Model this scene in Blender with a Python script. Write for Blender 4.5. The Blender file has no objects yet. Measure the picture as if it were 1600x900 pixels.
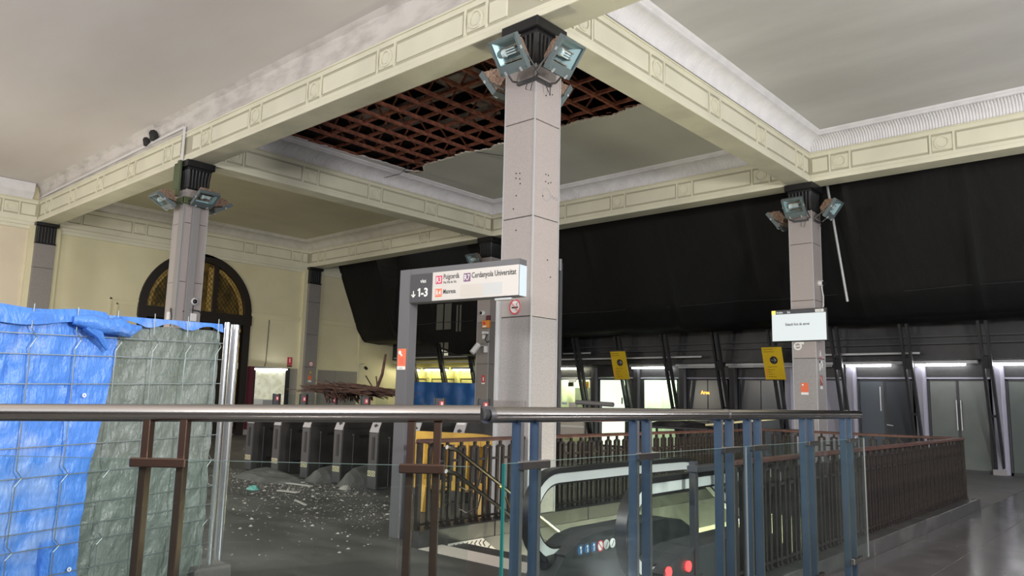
import bpy, bmesh, math, random
from mathutils import Vector, Matrix
random.seed(7)
SC = bpy.context.scene
COL = SC.collection
PI = math.pi

# ------------------------------------------------------------------ camera, world, lights, exposure
F, PITCH, ROLL, YAW = 1182.23, 0.144716, 0.0235486, 0.731117
CAM = Vector((5.90722, -6.90026, 1.44735))
fw = Vector((-math.sin(YAW)*math.cos(PITCH), math.cos(YAW)*math.cos(PITCH), math.sin(PITCH)))
r0 = Vector((math.cos(YAW), math.sin(YAW), 0)); u0 = r0.cross(fw)
cr, sr = math.cos(ROLL), math.sin(ROLL)
r1 = cr*r0 + sr*u0; u1 = -sr*r0 + cr*u0
cam_data = bpy.data.cameras.new('camera'); cam = bpy.data.objects.new('camera', cam_data); COL.objects.link(cam)
cam_data.sensor_width = 36; cam_data.lens = F/1600*36; cam_data.clip_start = .05; cam_data.clip_end = 200
cam.matrix_world = Matrix(((r1.x, u1.x, -fw.x, CAM.x), (r1.y, u1.y, -fw.y, CAM.y), (r1.z, u1.z, -fw.z, CAM.z), (0, 0, 0, 1)))
SC.camera = cam

w = bpy.data.worlds.new('world'); SC.world = w; w.use_nodes = True
w.node_tree.nodes['Background'].inputs[0].default_value = (.93, .95, 1, 1)
w.node_tree.nodes['Background'].inputs[1].default_value = 1.0
SC.view_settings.view_transform = 'Standard'; SC.view_settings.look = 'None'
SC.view_settings.exposure = .70; SC.view_settings.gamma = 1

def lamp(name, kind, loc, energy, color=(1, 1, 1), size=.3, aim=None, spot=None):
    d = bpy.data.lights.new(name, kind); d.energy = energy; d.color = color
    if kind == 'AREA': d.shape = 'SQUARE'; d.size = size
    else: d.shadow_soft_size = size
    o = bpy.data.objects.new(name, d); COL.objects.link(o); o.location = loc
    if aim is not None:
        o.rotation_euler = (Vector(aim)-Vector(loc)).to_track_quat('-Z', 'Y').to_euler()
    if spot: d.spot_size = spot; d.spot_blend = .5
    o['kind'] = 'helper'
    return o
# unseen fill lights added behind and beside the camera, one hidden by the tarpaulin
lamp('hall_fill', 'POINT', (10.8, -2.5, 3.6), 1900, (1, .96, .93), .5)
lamp('hall_fill', 'POINT', (6.0, -11.0, 4.2), 680, (1, .97, .93), .5)
lamp('hall_fill', 'POINT', (-2.5, -10.5, 4.2), 680, (1, .95, .90), .5)
lamp('hall_fill', 'POINT', (-12., -9.5, 3.2), 420, (1, .90, .80), .5)
lamp('hall_fill', 'POINT', (-12.6, -1.6, 1.9), 170, (1, .94, .76), .3)
lamp('hall_fill', 'POINT', (11.0, 6.5, 3.0), 350, (.97, .96, 1), .5)

# ------------------------------------------------------------------ materials
def mat(name, base, rough=.6, metal=0, col2=None, scale=3., stretch=(1, 1, 1), lo=.4, hi=.65, bump=0, bscale=40, bstretch=(1, 1, 1),
        emit=None, strength=0, spec=.5, alpha=1, detail=6, rough2=None):
    m = bpy.data.materials.new(name); m.use_nodes = True
    nt = m.node_tree; b = nt.nodes['Principled BSDF']
    b.inputs['Base Color'].default_value = (*base, 1); b.inputs['Roughness'].default_value = rough
    b.inputs['Metallic'].default_value = metal; b.inputs['Specular IOR Level'].default_value = spec
    b.inputs['Alpha'].default_value = alpha
    tc = nt.nodes.new('ShaderNodeTexCoord')
    if col2 is not None:
        mp = nt.nodes.new('ShaderNodeMapping'); mp.inputs['Scale'].default_value = stretch
        n = nt.nodes.new('ShaderNodeTexNoise'); n.inputs['Scale'].default_value = scale; n.inputs['Detail'].default_value = detail
        r = nt.nodes.new('ShaderNodeValToRGB'); r.color_ramp.elements[0].position = lo; r.color_ramp.elements[1].position = hi
        r.color_ramp.elements[0].color = (*base, 1); r.color_ramp.elements[1].color = (*col2, 1)
        nt.links.new(tc.outputs['Object'], mp.inputs[0]); nt.links.new(mp.outputs[0], n.inputs['Vector'])
        nt.links.new(n.outputs['Fac'], r.inputs[0]); nt.links.new(r.outputs[0], b.inputs['Base Color'])
        if rough2 is not None:
            mr = nt.nodes.new('ShaderNodeMapRange'); mr.inputs[1].default_value = lo; mr.inputs[2].default_value = hi
            mr.inputs[3].default_value = rough; mr.inputs[4].default_value = rough2
            nt.links.new(n.outputs['Fac'], mr.inputs[0]); nt.links.new(mr.outputs[0], b.inputs['Roughness'])
    if bump:
        mp2 = nt.nodes.new('ShaderNodeMapping'); mp2.inputs['Scale'].default_value = bstretch
        n2 = nt.nodes.new('ShaderNodeTexNoise'); n2.inputs['Scale'].default_value = bscale; n2.inputs['Detail'].default_value = 5
        bp = nt.nodes.new('ShaderNodeBump'); bp.inputs['Strength'].default_value = bump; bp.inputs['Distance'].default_value = .02
        nt.links.new(tc.outputs['Object'], mp2.inputs[0]); nt.links.new(mp2.outputs[0], n2.inputs['Vector'])
        nt.links.new(n2.outputs['Fac'], bp.inputs['Height']); nt.links.new(bp.outputs[0], b.inputs['Normal'])
    if emit:
        b.inputs['Emission Color'].default_value = (*emit, 1); b.inputs['Emission Strength'].default_value = strength
    return m
def glassmat(name, tint, gloss=.12, rough=.02):
    m = bpy.data.materials.new(name); m.use_nodes = True; nt = m.node_tree
    nt.nodes.remove(nt.nodes['Principled BSDF']); out = nt.nodes['Material Output']
    t = nt.nodes.new('ShaderNodeBsdfTransparent'); t.inputs[0].default_value = (*tint, 1)
    g = nt.nodes.new('ShaderNodeBsdfGlossy'); g.inputs['Roughness'].default_value = rough; g.inputs[0].default_value = (.9, 1, .97, 1)
    lw = nt.nodes.new('ShaderNodeLayerWeight'); lw.inputs[0].default_value = .5
    pw = nt.nodes.new('ShaderNodeMath'); pw.operation = 'POWER'; pw.inputs[1].default_value = 4.5
    ma = nt.nodes.new('ShaderNodeMath'); ma.operation = 'MULTIPLY_ADD'; ma.inputs[1].default_value = .4; ma.inputs[2].default_value = gloss*.2
    nt.links.new(lw.outputs['Facing'], pw.inputs[0]); nt.links.new(pw.outputs[0], ma.inputs[0])
    mx = nt.nodes.new('ShaderNodeMixShader')
    nt.links.new(ma.outputs[0], mx.inputs[0]); nt.links.new(t.outputs[0], mx.inputs[1]); nt.links.new(g.outputs[0], mx.inputs[2])
    nt.links.new(mx.outputs[0], out.inputs[0])
    return m

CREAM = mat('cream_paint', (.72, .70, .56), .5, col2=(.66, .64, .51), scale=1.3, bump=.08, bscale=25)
GROOVE = mat('shaded_groove', (.44, .42, .32), .7)  # darker cream puts the shade of the frieze grooves into the colour
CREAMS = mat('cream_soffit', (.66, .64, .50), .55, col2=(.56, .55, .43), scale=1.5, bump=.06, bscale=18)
WALLC = mat('cream_wall_paint', (.70, .65, .44), .55, col2=(.63, .58, .385), scale=.9, lo=.4, hi=.75, bump=.08, bscale=12)
WALLC2 = mat('cream_hall_paint', (.68, .60, .46), .55, col2=(.60, .53, .41), scale=.9, lo=.4, hi=.75, bump=.08, bscale=12)
WHITE = mat('white_plaster', (.72, .71, .73), .6, col2=(.66, .65, .67), scale=4, bump=.05)
COVE1 = mat('plain_cove_plaster', (.62, .59, .52), .6, col2=(.55, .53, .46), scale=4, bump=.05)
CEIL = mat('grey_ceiling_plaster', (.50, .495, .49), .8, col2=(.59, .585, .58), scale=.55, stretch=(.5, 1.6, 1), bump=.1, bscale=3)
CEILN = mat('stained_hall_ceiling', (.63, .585, .57), .8, col2=(.70, .675, .665), scale=.5, stretch=(.45, 1.3, 1), lo=.35, hi=.7, bump=.12, bscale=4, detail=8)
CEILB = mat('coffer_ceiling_plaster', (.54, .55, .50), .8, col2=(.60, .60, .55), scale=.5, bump=.08, bscale=3)
CEILW = mat('olive_ceiling_plaster', (.60, .57, .41), .8, col2=(.53, .50, .36), scale=.5, bump=.08, bscale=3)
BANDM = mat('scraped_plaster', (.60, .57, .54), .8, col2=(.44, .41, .39), scale=2.2, stretch=(1, 1, 3), lo=.42, hi=.72, bump=.2, bscale=14)
BROKEN = mat('broken_plaster_edge', (.72, .68, .6), .9)
STONE = mat('pinkish_stone', (.34, .30, .288), .42, col2=(.365, .328, .314), scale=60, lo=.4, hi=.6, bump=.03, bscale=90)
STONEG = mat('worn_grey_stone', (.285, .27, .268), .42, col2=(.33, .315, .31), scale=50, lo=.4, hi=.6, bump=.03, bscale=90)
STONED = mat('grey_stone', (.22, .205, .195), .4, col2=(.26, .24, .23), scale=40, bump=.02)
BLACKP = mat('black_gloss_paint', (.012, .012, .013), .28)
FLOORD = mat('dusty_floor', (.052, .051, .05), .45, col2=(.115, .112, .105), scale=1.1, stretch=(.7, 1.6, 1), lo=.42, hi=.72, bump=.04, bscale=30, detail=10, rough2=.75)
TILE = mat('polished_dark_tile', (.062, .06, .062), .17, col2=(.085, .082, .084), scale=3, lo=.4, hi=.7, bump=.012, bscale=8, rough2=.28, detail=8)
JOINT = mat('dark_joint', (.02, .02, .02), .8)
RUST = mat('rusty_brown_lattice', (.30, .105, .06), .75, col2=(.16, .05, .032), scale=9, bump=.2)
VOID = mat('dark_void', (.025, .018, .015), .9)
DUCT = mat('dull_grey_duct', (.34, .30, .27), .7, col2=(.22, .17, .14), scale=3)
NETM = mat('black_netting', (.0045, .0045, .005), .6, col2=(.0075, .0075, .0075), scale=90, bump=.7, bscale=3.2, bstretch=(1.6, 1, .5), spec=.22)
DARKM = mat('dark_metal', (.02, .02, .022), .45, col2=(.028, .028, .03), scale=5)
DARKG = mat('charcoal_panel', (.035, .035, .04), .5)
STEEL = mat('brushed_steel', (.39, .365, .34), .17, 1, bump=.03, bscale=60, bstretch=(1, 1, 8))
STEELB = mat('brown_tinted_steel', (.12, .075, .058), .3, .9, bump=.03, bscale=50, bstretch=(8, 8, 1))  # brown tint stands in for surroundings mirrored in the posts
STEELF = mat('blue_tinted_steel', (.055, .092, .145), .35, .5, col2=(.075, .115, .17), scale=3, bump=.03, bscale=20)  # steel tinted blue over the whole post
STEELD = mat('dark_steel', (.12, .12, .125), .35, .8)
GALV = mat('galvanised_wire', (.30, .35, .36), .4, .8)
GREYP = mat('grey_paint_metal', (.10, .10, .107), .45, 0)
GREYL = mat('pale_grey_metal', (.42, .43, .44), .4, .2)
GLASS = glassmat('clear_glass', (.93, .97, .955), .1)
GLASSE = mat('glass_edge', (.012, .12, .11), .2, spec=.6)
GLASSF = glassmat('floodlight_glass', (.88, .97, .98))
TARPB = mat('blue_tarpaulin', (.075, .235, .71), .36, col2=(.36, .47, .72), scale=2.6, lo=.56, hi=.80, bump=.9, bscale=22, bstretch=(1, 1, .45), detail=9)
TARPG = mat('grey_green_tarpaulin', (.135, .167, .15), .34, col2=(.205, .24, .222), scale=6, lo=.45, hi=.75, bump=1.0, bscale=26, bstretch=(1, 1, .55), detail=9)
TARPD = mat('deep_blue_tarpaulin', (.012, .105, .36), .4, col2=(.022, .14, .43), scale=3, bump=.5, bscale=8)
RAILW = mat('red_brown_handrail', (.042, .016, .012), .42, col2=(.07, .029, .022), scale=6)
IRON = mat('brown_black_iron', (.014, .011, .010), .5, col2=(.022, .017, .015), scale=14, bump=.08, spec=.25)
PLINTH = mat('dark_stone_kerb', (.034, .033, .033), .38, col2=(.075, .073, .07), scale=5, lo=.52, hi=.75, bump=.05)
WELLW = mat('pale_cream_wall', (.62, .60, .42), .6, col2=(.55, .53, .37), scale=3, bump=.06)
RUBBER = mat('black_rubber', (.012, .012, .012), .35)
ESCST = mat('escalator_pale_steel', (.52, .55, .54), .45, .1)
ESCD = mat('escalator_dark_cladding', (.032, .036, .037), .45)
COMB = mat('worn_comb_plate', (.30, .19, .075), .5, .3, col2=(.22, .14, .06), scale=9)
GATE = mat('turnstile_dark_steel', (.06, .058, .056), .35, .35, col2=(.085, .08, .075), scale=4)
GATEF = mat('turnstile_front', (.085, .085, .09), .4, .2)
GATEH = mat('turnstile_head', (.42, .42, .43), .4, .2)
YELL = mat('yellow_barrier_plastic', (.62, .38, .06), .45, col2=(.50, .29, .05), scale=6)
CANE = mat('brown_cane', (.045, .022, .016), .8, col2=(.15, .075, .05), scale=7, lo=.35, hi=.7)
CHIP = mat('plaster_chips', (.42, .40, .37), .9)
GOLD = mat('gold_leaded_glass', (.23, .15, .035), .3, .55, col2=(.09, .065, .02), scale=3.5, lo=.4, hi=.62, bump=.5, bscale=20)
GOLDL = mat('pale_gold_glass', (.62, .42, .13), .3, .3, col2=(.42, .27, .07), scale=10)
BRASS = mat('brass', (.70, .43, .11), .28, 1)
WOOD = mat('black_brown_wood', (.016, .012, .010), .4)
SHEET = mat('dusty_grey_sheet', (.085, .083, .08), .75, col2=(.13, .125, .12), scale=4, bump=.3, bscale=8)
def flat(name, c, rough=.5, emit=0):
    return mat(name, c, rough, emit=c if emit else None, strength=emit)
INKW = flat('white_ink', (.82, .82, .8)); INKK = flat('black_ink', (.02, .02, .022)); INKG = flat('grey_ink', (.25, .26, .27))
RED = flat('red_print', (.62, .05, .07)); ORANGE = flat('orange_red_print', (.80, .17, .07)); PURPLE = flat('purple_print', (.17, .06, .17))
CRIMS = flat('crimson_print', (.62, .04, .11)); YSIGN = mat('yellow_sign', (.66, .45, .012), .5, col2=(.58, .38, .01), scale=2)
OLIVE = mat('olive_green_metal', (.075, .10, .045), .5); PAPER = mat('warm_white_panel', (.60, .57, .53), .4)
PAPER2 = mat('patched_panel', (.57, .525, .47), .45); SIGNE = flat('sign_pale_blue_end', (.50, .60, .68))
WALLP = mat('white_wall_plastic', (.7, .7, .7), .4); LENS = mat('black_lens', (.01, .01, .012), .08)
MAROON = flat('maroon_frame', (.10, .012, .025)); ORPL = flat('orange_plastic', (.75, .26, .03))
CHANN = mat('grey_cable_channel', (.24, .235, .235), .45)
DADO = mat('pale_grey_dado_stone', (.34, .32, .28), .4, col2=(.38, .36, .32), scale=30, bump=.02)
ALU = mat('aluminium_post', (.62, .64, .66), .22, .9); BAG = mat('black_plastic_sheet', (.012, .012, .013), .3, bump=.4, bscale=9)
FROST = mat('frosted_dark_glass', (.088, .105, .098), .25, col2=(.115, .13, .12), scale=1.2, bump=.03, bscale=5)
FROSTD = mat('dark_smoked_glass', (.045, .05, .058), .2)
FROSTB = mat('blue_smoked_glass', (.07, .085, .10), .22)
LAV = mat('lavender_lit_pier', (.28, .275, .34), .4)  # lavender tint puts tube light on the piers into the colour
TUBE = flat('lit_tube', (1, 1, 1), .5, 14); TUBEY = flat('lit_warm_tube', (1, .98, .72), .5, 16); TUBEO = flat('unlit_tube', (.55, .55, .55))
SCREEN = mat('lit_screen', (.04, .04, .04), .4, emit=(.86, .93, .93), strength=.53); SCRH = flat('screen_header', (.035, .035, .04), .4, .3); LOGO = flat('screen_logo', (.95, .62, .10), .5, .9)
INKS = flat('screen_grey_text', (.10, .11, .115)); REDL = flat('red_lamp', (1, .02, .02), .4, 5); LEDO = flat('led_reflection', (1, .35, .05), .4, 2.0)
ROOMG = flat('pale_green_room', (.62, .72, .55)); ROOMY = flat('yellow_lit_room', (.75, .70, .22)); ROOMW = flat('kiosk_room', (.62, .64, .50))

# ------------------------------------------------------------------ builders
class MB:
    def __init__(s): s.v = []; s.f = []
    def add(s, vs, fs):
        k = len(s.v); s.v += [tuple(v) for v in vs]; s.f += [tuple(i+k for i in f) for f in fs]; return s
    def box(s, x0, x1, y0, y1, z0, z1):
        return s.add([(x, y, z) for x in (x0, x1) for y in (y0, y1) for z in (z0, z1)],
                     [(0, 1, 3, 2), (4, 6, 7, 5), (0, 4, 5, 1), (2, 3, 7, 6), (0, 2, 6, 4), (1, 5, 7, 3)])
    def bar(s, p, q, w, h, up=(0, 0, 1)):
        p, q = Vector(p), Vector(q); d = (q-p).normalized(); up = Vector(up)
        if abs(d.dot(up)) > .99: up = Vector((0, 1, 0))
        a = d.cross(up).normalized()*w/2; b = a.cross(d).normalized()*h/2
        return s.add([p-a-b, p+a-b, p+a+b, p-a+b, q-a-b, q+a-b, q+a+b, q-a+b],
                     [(0, 1, 2, 3), (7, 6, 5, 4), (0, 4, 5, 1), (1, 5, 6, 2), (2, 6, 7, 3), (3, 7, 4, 0)])
    def tube(s, pts, r, n=8):
        pts = [Vector(p) for p in pts]; k = len(s.v); m = len(pts); prev = None
        for i, p in enumerate(pts):
            d = (pts[min(i+1, m-1)]-pts[max(i-1, 0)]).normalized()
            if prev is None:
                up = Vector((0, 0, 1)) if abs(d.z) < .95 else Vector((0, 1, 0)); a = d.cross(up).normalized()
            else: a = (prev-d*prev.dot(d)).normalized()
            prev = a; b = a.cross(d)
            rr = r[i] if isinstance(r, (list, tuple)) else r
            s.v += [tuple(p+rr*(math.cos(2*PI*j/n)*a+math.sin(2*PI*j/n)*b)) for j in range(n)]
        for i in range(m-1):
            for j in range(n):
                s.f.append((k+i*n+j, k+i*n+(j+1) % n, k+(i+1)*n+(j+1) % n, k+(i+1)*n+j))
        s.f.append(tuple(k+j for j in range(n))[::-1]); s.f.append(tuple(k+(m-1)*n+j for j in range(n)))
        return s
    def prism(s, poly, fn, a0, a1):
        n = len(poly)
        return s.add([fn(u, v, a0) for u, v in poly]+[fn(u, v, a1) for u, v in poly],
                     [tuple(range(n))[::-1], tuple(range(n, 2*n))]+[(i, (i+1) % n, n+(i+1) % n, n+i) for i in range(n)])
    def ring(s, c, a, b, r0, r1, d, n=20, arc=(0, 2*PI)):
        """flat ring of thickness d in the plane of unit vectors a, b"""
        c, a, b = Vector(c), Vector(a), Vector(b); nn = a.cross(b)
        full = abs(arc[1]-arc[0]-2*PI) < 1e-6; k = len(s.v); m = n if full else n+1
        for i in range(m):
            t = arc[0]+(arc[1]-arc[0])*i/n; e = math.cos(t)*a+math.sin(t)*b
            s.v += [tuple(c+e*r0), tuple(c+e*r1), tuple(c+e*r1+nn*d), tuple(c+e*r0+nn*d)]
        for i in range(n):
            p, q = k+4*i, k+4*((i+1) % m)
            for j in range(4): s.f.append((p+j, q+j, q+(j+1) % 4, p+(j+1) % 4))
        return s
    def disc(s, c, a, b, r, d, n=20):
        c, a, b = Vector(c), Vector(a), Vector(b); nn = a.cross(b)
        e = [math.cos(2*PI*i/n)*a*r+math.sin(2*PI*i/n)*b*r for i in range(n)]
        return s.add([c+x for x in e]+[c+x+nn*d for x in e], [tuple(range(n))[::-1], tuple(range(n, 2*n))]+[(i, (i+1) % n, n+(i+1) % n, n+i) for i in range(n)])
    def poly(s, pts): return s.add(pts, [tuple(range(len(pts)))])
    def build(s, name, m, parent=None, smooth=False, bevel=0, kind=None, label=None):
        me = bpy.data.meshes.new(name); me.from_pydata(s.v, [], s.f); me.materials.append(m)
        bm = bmesh.new(); bm.from_mesh(me); bmesh.ops.recalc_face_normals(bm, faces=bm.faces)
        if bevel: bmesh.ops.bevel(bm, geom=bm.edges[:], offset=bevel, segments=1, affect='EDGES')
        bm.to_mesh(me); bm.free()
        if smooth:
            for p in me.polygons: p.use_smooth = True
            try: me.set_sharp_from_angle(angle=.7)
            except Exception: pass
        o = bpy.data.objects.new(name, me); COL.objects.link(o)
        if parent is not None: adopt(o, parent)
        if kind: o['kind'] = kind
        if label: o['label'] = label
        return o
def adopt(o, parent):
    o.parent = parent
    if parent.type == 'EMPTY':
        o.matrix_parent_inverse = (Matrix.Translation(parent.location) @ parent.rotation_euler.to_matrix().to_4x4()).inverted()
def B(*a): return MB().box(*a)
def tag(o, label, cat, group=None, kind=None):
    o['label'] = label; o['category'] = cat
    if group: o['group'] = group
    if kind: o['kind'] = kind
    return o
def thing(name, loc, label, cat, group=None, kind=None):
    o = bpy.data.objects.new(name, None); COL.objects.link(o); o.location = loc; o.empty_display_size = .1
    return tag(o, label, cat, group, kind)
def share(src, parent, name=None, label=None):
    """another object with src's mesh, for alike pieces; placed by its own location"""
    o = src.copy(); COL.objects.link(o); o.parent = None
    if parent is not None: adopt(o, parent)
    for g in src.children:
        e = g.copy(); COL.objects.link(e); e.parent = o
    return o
def kids(o): return [c for c in list(CH.get(o.name, ()))]
CH = {}
def copy_tree(src, loc, rotz=None, label=None):
    r = src.copy(); COL.objects.link(r); r.location = loc
    if rotz is not None: r.rotation_euler = (0, 0, rotz)
    if label: r['label'] = label
    for c in src.children:
        d = c.copy(); COL.objects.link(d); d.parent = r; d.matrix_parent_inverse = c.matrix_parent_inverse.copy()
        for g in c.children:
            e = g.copy(); COL.objects.link(e); e.parent = d
    return r
def text(body, size, m, org, xd, yd, parent, align='LEFT', name='lettering', sx=1., bold=0):
    cu = bpy.data.curves.new(name, 'FONT'); cu.body = body; cu.size = size; cu.align_x = align; cu.resolution_u = 2
    cu.offset = bold
    t = bpy.data.objects.new(name, cu); COL.objects.link(t)
    dg = bpy.context.evaluated_depsgraph_get(); dg.update()
    me = bpy.data.meshes.new_from_object(t.evaluated_get(dg)); bpy.data.objects.remove(t)
    xd, yd, org = Vector(xd).normalized(), Vector(yd).normalized(), Vector(org)
    for v in me.vertices: v.co = org+xd*v.co.x*sx+yd*v.co.y
    me.materials.clear(); me.materials.append(m)
    o = bpy.data.objects.new(name, me); COL.objects.link(o)
    if parent is not None: adopt(o, parent)
    return o

S, S2, HW = 9.21, 8.99, .2428
XW = -18.42          # west wall
ZS, ZF, ZC = 6.10, 6.74, 7.07
YD = 13.45           # glazed front
# ------------------------------------------------------------------ floor
fl = MB()
WX0, WX1, WY0, WY1 = .26, 3.14, -1.85, 6.02
fl.box(-18.7, WX0, -13, 18, -.4, 0).box(WX0, 3.46, -13, WY0, -.4, 0).box(WX0, 3.46, WY1, 18, -.4, 0).box(WX1, 3.46, WY0, WY1, -.4, -.002)
floor = tag(fl.build('floor', FLOORD), 'dusty dark grey concourse floor around the stairwell', 'floor', kind='structure')
adopt(B(3.46, 12.5, -13, 18, -.4, -.008).build('floor_bed', JOINT), floor)
src = None
ty = .6; tx = 1.2
for i in range(11):
    for j in range(13):
        x, y = 3.465+.62*i, -2.1+1.2*j
        if y+1.2 > 13.5: continue
        if src is None:
            src = B(.002, .617, .002, 1.197, -.008, 0).build('floor_tile', TILE, floor, bevel=.0015); o = src
        else: o = share(src, floor)
        o.location = (x, y, random.uniform(-.0006, .0006))
adopt(B(3.465, 12.5, -13, -2.1, -.008, 0).build('floor_strip', TILE), floor)

# unseen low dark walls added to darken reflections; open above for light
tag(B(-18.7, 12.6, -13.3, -13.05, 0, 3.2).build('added_wall_south', DARKM), 'unseen low dark wall added behind the viewer to darken reflections', 'wall', kind='structure')
tag(B(12.5, 12.7, -13.3, 15, 0, 3.2).build('added_wall_east', DARKM), 'unseen low dark wall added beside the hall to darken reflections', 'wall', kind='structure')
# ------------------------------------------------------------------ west wall with arched opening
AY, AR, AZ = 4.69, 1.9, 4.07
ww = MB()
ww.box(XW-.3, XW, -13, AY-AR, 0, 7.3).box(XW-.3, XW, AY+AR, 13.9, 0, 7.3)
N = 32
for i in range(N):
    t0, t1 = PI*i/N, PI*(i+1)/N
    ya, za = AY+AR*math.cos(t0), AZ+AR*math.sin(t0); yb, zb = AY+AR*math.cos(t1), AZ+AR*math.sin(t1)
    ww.add([(XW, ya, za), (XW, yb, zb), (XW, yb, 7.3), (XW, ya, 7.3), (XW-.3, ya, za), (XW-.3, yb, zb)], [(0, 1, 2, 3), (0, 4, 5, 1)])
for sgn in (-1, 1):
    y = AY+sgn*AR
wall_w = tag(ww.build('wall_west', WALLC), 'cream painted end wall with arched doorway', 'wall', kind='structure')
adopt(B(XW-.9, XW-.35, AY-2.2, AY+2.2, 0, 6.2).build('doorway_back', VOID), wall_w)
tag(B(XW, XW+.012, -13, -.3, 0, 6.1).build('wall_hall', WALLC2), 'warm cream wall of the front hall beyond the blue sheet', 'wall', kind='structure')
# belt mouldings and moulded wall frames
def belt(y0, y1):
    return MB().box(XW, XW+.05, y0, y1, 4.03, 4.08).box(XW, XW+.07, y0, y1, 4.08, 4.17).box(XW, XW+.09, y0, y1, 4.17, 4.20).build('belt_moulding', WALLC, wall_w)
belt(AY+AR, 8.72); belt(9.27, 11.3)
MB().box(XW, XW+.03, 1.95, 2.0, 2.4, 4.2).box(XW, XW+.03, 1.95, AY-AR, 4.15, 4.20).box(XW, XW+.03, 2.15, 2.19, 2.4, 4.05).box(XW, XW+.03, 2.15, AY-AR, 4.01, 4.05).build('wall_frame_moulding', WALLC, wall_w)
MB().box(XW, XW+.05, 11.25, 11.33, 0, 6.1).build('corner_strip', WALLC, wall_w)
MB().tube([(XW+.02, 7.32, 4.0), (XW+.02, 7.30, 2.5), (XW+.03, 7.25, 2.36)], .012, 6).build('wall_cable', DARKG, wall_w)
# grey stone dado slabs
y = AY+AR
for a, b in ((6.6, 7.35), (7.35, 8.10), (8.10, 8.72), (9.27, 10.27), (10.27, 11.25)):
    B(XW, XW+.03, a+.004, b-.004, 0, 2.33).build('dado_slab', DADO if a < 9 else STONED, wall_w, bevel=.004)

# arched window and door frame
win = thing('window_1', (XW, AY, 0), 'dark arched doorway with gold leaded fanlight in cream wall', 'window', kind='structure')
fr = MB()
X1 = XW+.05
fr.ring((XW-.12, AY, AZ), (0, 1, 0), (0, 0, 1), AR-.24, AR+.01, .19, 32, (0, PI))
fr.box(XW-.12, X1+.02, AY-AR, AY-AR+.26, 0, AZ).box(XW-.12, X1+.02, AY+AR-.26, AY+AR, 0, AZ)
fr.build('arch_frame', WOOD, win)
B(XW-.12, X1+.05, AY-AR-.02, AY+AR+.02, 3.72, 4.07).build('transom', WOOD, win)
for yy in (AY-.55, AY+.55): B(XW-.12, X1, yy-.07, yy+.07, 4.05, 5.72).build('mullion', WOOD, win)
def fanpane(y0, y1):
    R = AR-.25; pts = [(y0, AZ)]
    n = 10
    top = []
    for i in range(n+1):
        yy = y0+(y1-y0)*i/n; top.append((yy, AZ+math.sqrt(max(0, R*R-(yy-AY)**2))))
    poly = [(y0, AZ), (y1, AZ)]+[p for p in reversed(top) if p[1] > AZ+.001]
    return MB().prism(poly, lambda u, v, a: (a, u, v), XW-.06, XW-.05).build('fanlight_pane', GOLD, win)
fanpane(AY-AR+.25, AY-.62); fanpane(AY-.48, AY+.48); fanpane(AY+.62, AY+AR-.25)
lat = MB()
def clipin(yy, zz): return zz > AZ+.02 and (yy-AY)**2+(zz-AZ)**2 < (AR-.26)**2
for k in range(-30, 31):
    for sg in (1, -1):
        c = AY+k*.14; seg = None; pts = []
        for i in range(41):
            zz = AZ+1.75*i/40; yy = c+sg*(zz-AZ)*.75
            pts.append((yy, zz) if clipin(yy, zz) and not (.48 < abs(yy-AY) < .62) and abs(yy-AY) > .26 else None)
        run = []
        for p in pts+[None]:
            if p: run.append(p)
            elif run:
                if len(run) > 1: lat.bar((XW-.045, *run[0]), (XW-.045, *run[-1]), .012, .012)
                run = []
lat.build('leading', WOOD, win, kind='stuff')
for y0, y1 in ((AY-.48, AY-.30), (AY+.30, AY+.48)):
    B(XW-.049, XW-.046, y0, y1, AZ, AZ+1.5).build('border_pane', GOLDL, win)
MB().ring((XW-.049, AY, AZ), (0, 1, 0), (0, 0, 1), AR-.40, AR-.26, .003, 24, (0, PI*.36)).build('border_pane', GOLDL, win)
MB().ring((XW-.049, AY, AZ), (0, 1, 0), (0, 0, 1), AR-.40, AR-.26, .003, 24, (PI*.64, PI)).build('border_pane', GOLDL, win)
for y0, y1 in ((AY-1.64, AY-.62), (AY-.55, AY+.55), (AY+.62, AY+1.32)):
    B(XW-.1, XW-.02, y0, y1, 3.40, 3.68).build('panel', WOOD, win, bevel=.02)
    B(XW-.02, XW-.01, y0+.08, y1-.08, 3.50, 3.62).build('brass_inlay', GOLD, win)
    B(XW-.1, XW-.04, y0, y1, 0, 3.38).build('door_leaf', WOOD, win, bevel=.02)
for yy in (AY+1.48,):
    MB().tube([(XW+.10, yy, 3.38), (XW+.10, yy, .3)], .035, 10).build('brass_bar', BRASS, win, smooth=True)
    MB().tube([(XW+.10, yy, 3.58), (XW+.10, yy, 3.46)], .06, 10).build('brass_finial', BRASS, win, smooth=True)
    MB().tube([(XW+.10, yy, 2.42), (XW+.10, yy, 2.22)], .05, 10).build('bright_collar', flat('bright_brass', (.9, .82, .6), .2), win, smooth=True)
    MB().tube([(XW+.10, yy, 3.1), (XW+.10, yy, 2.95)], .05, 10).build('brass_collar', BRASS, win, smooth=True)

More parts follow.
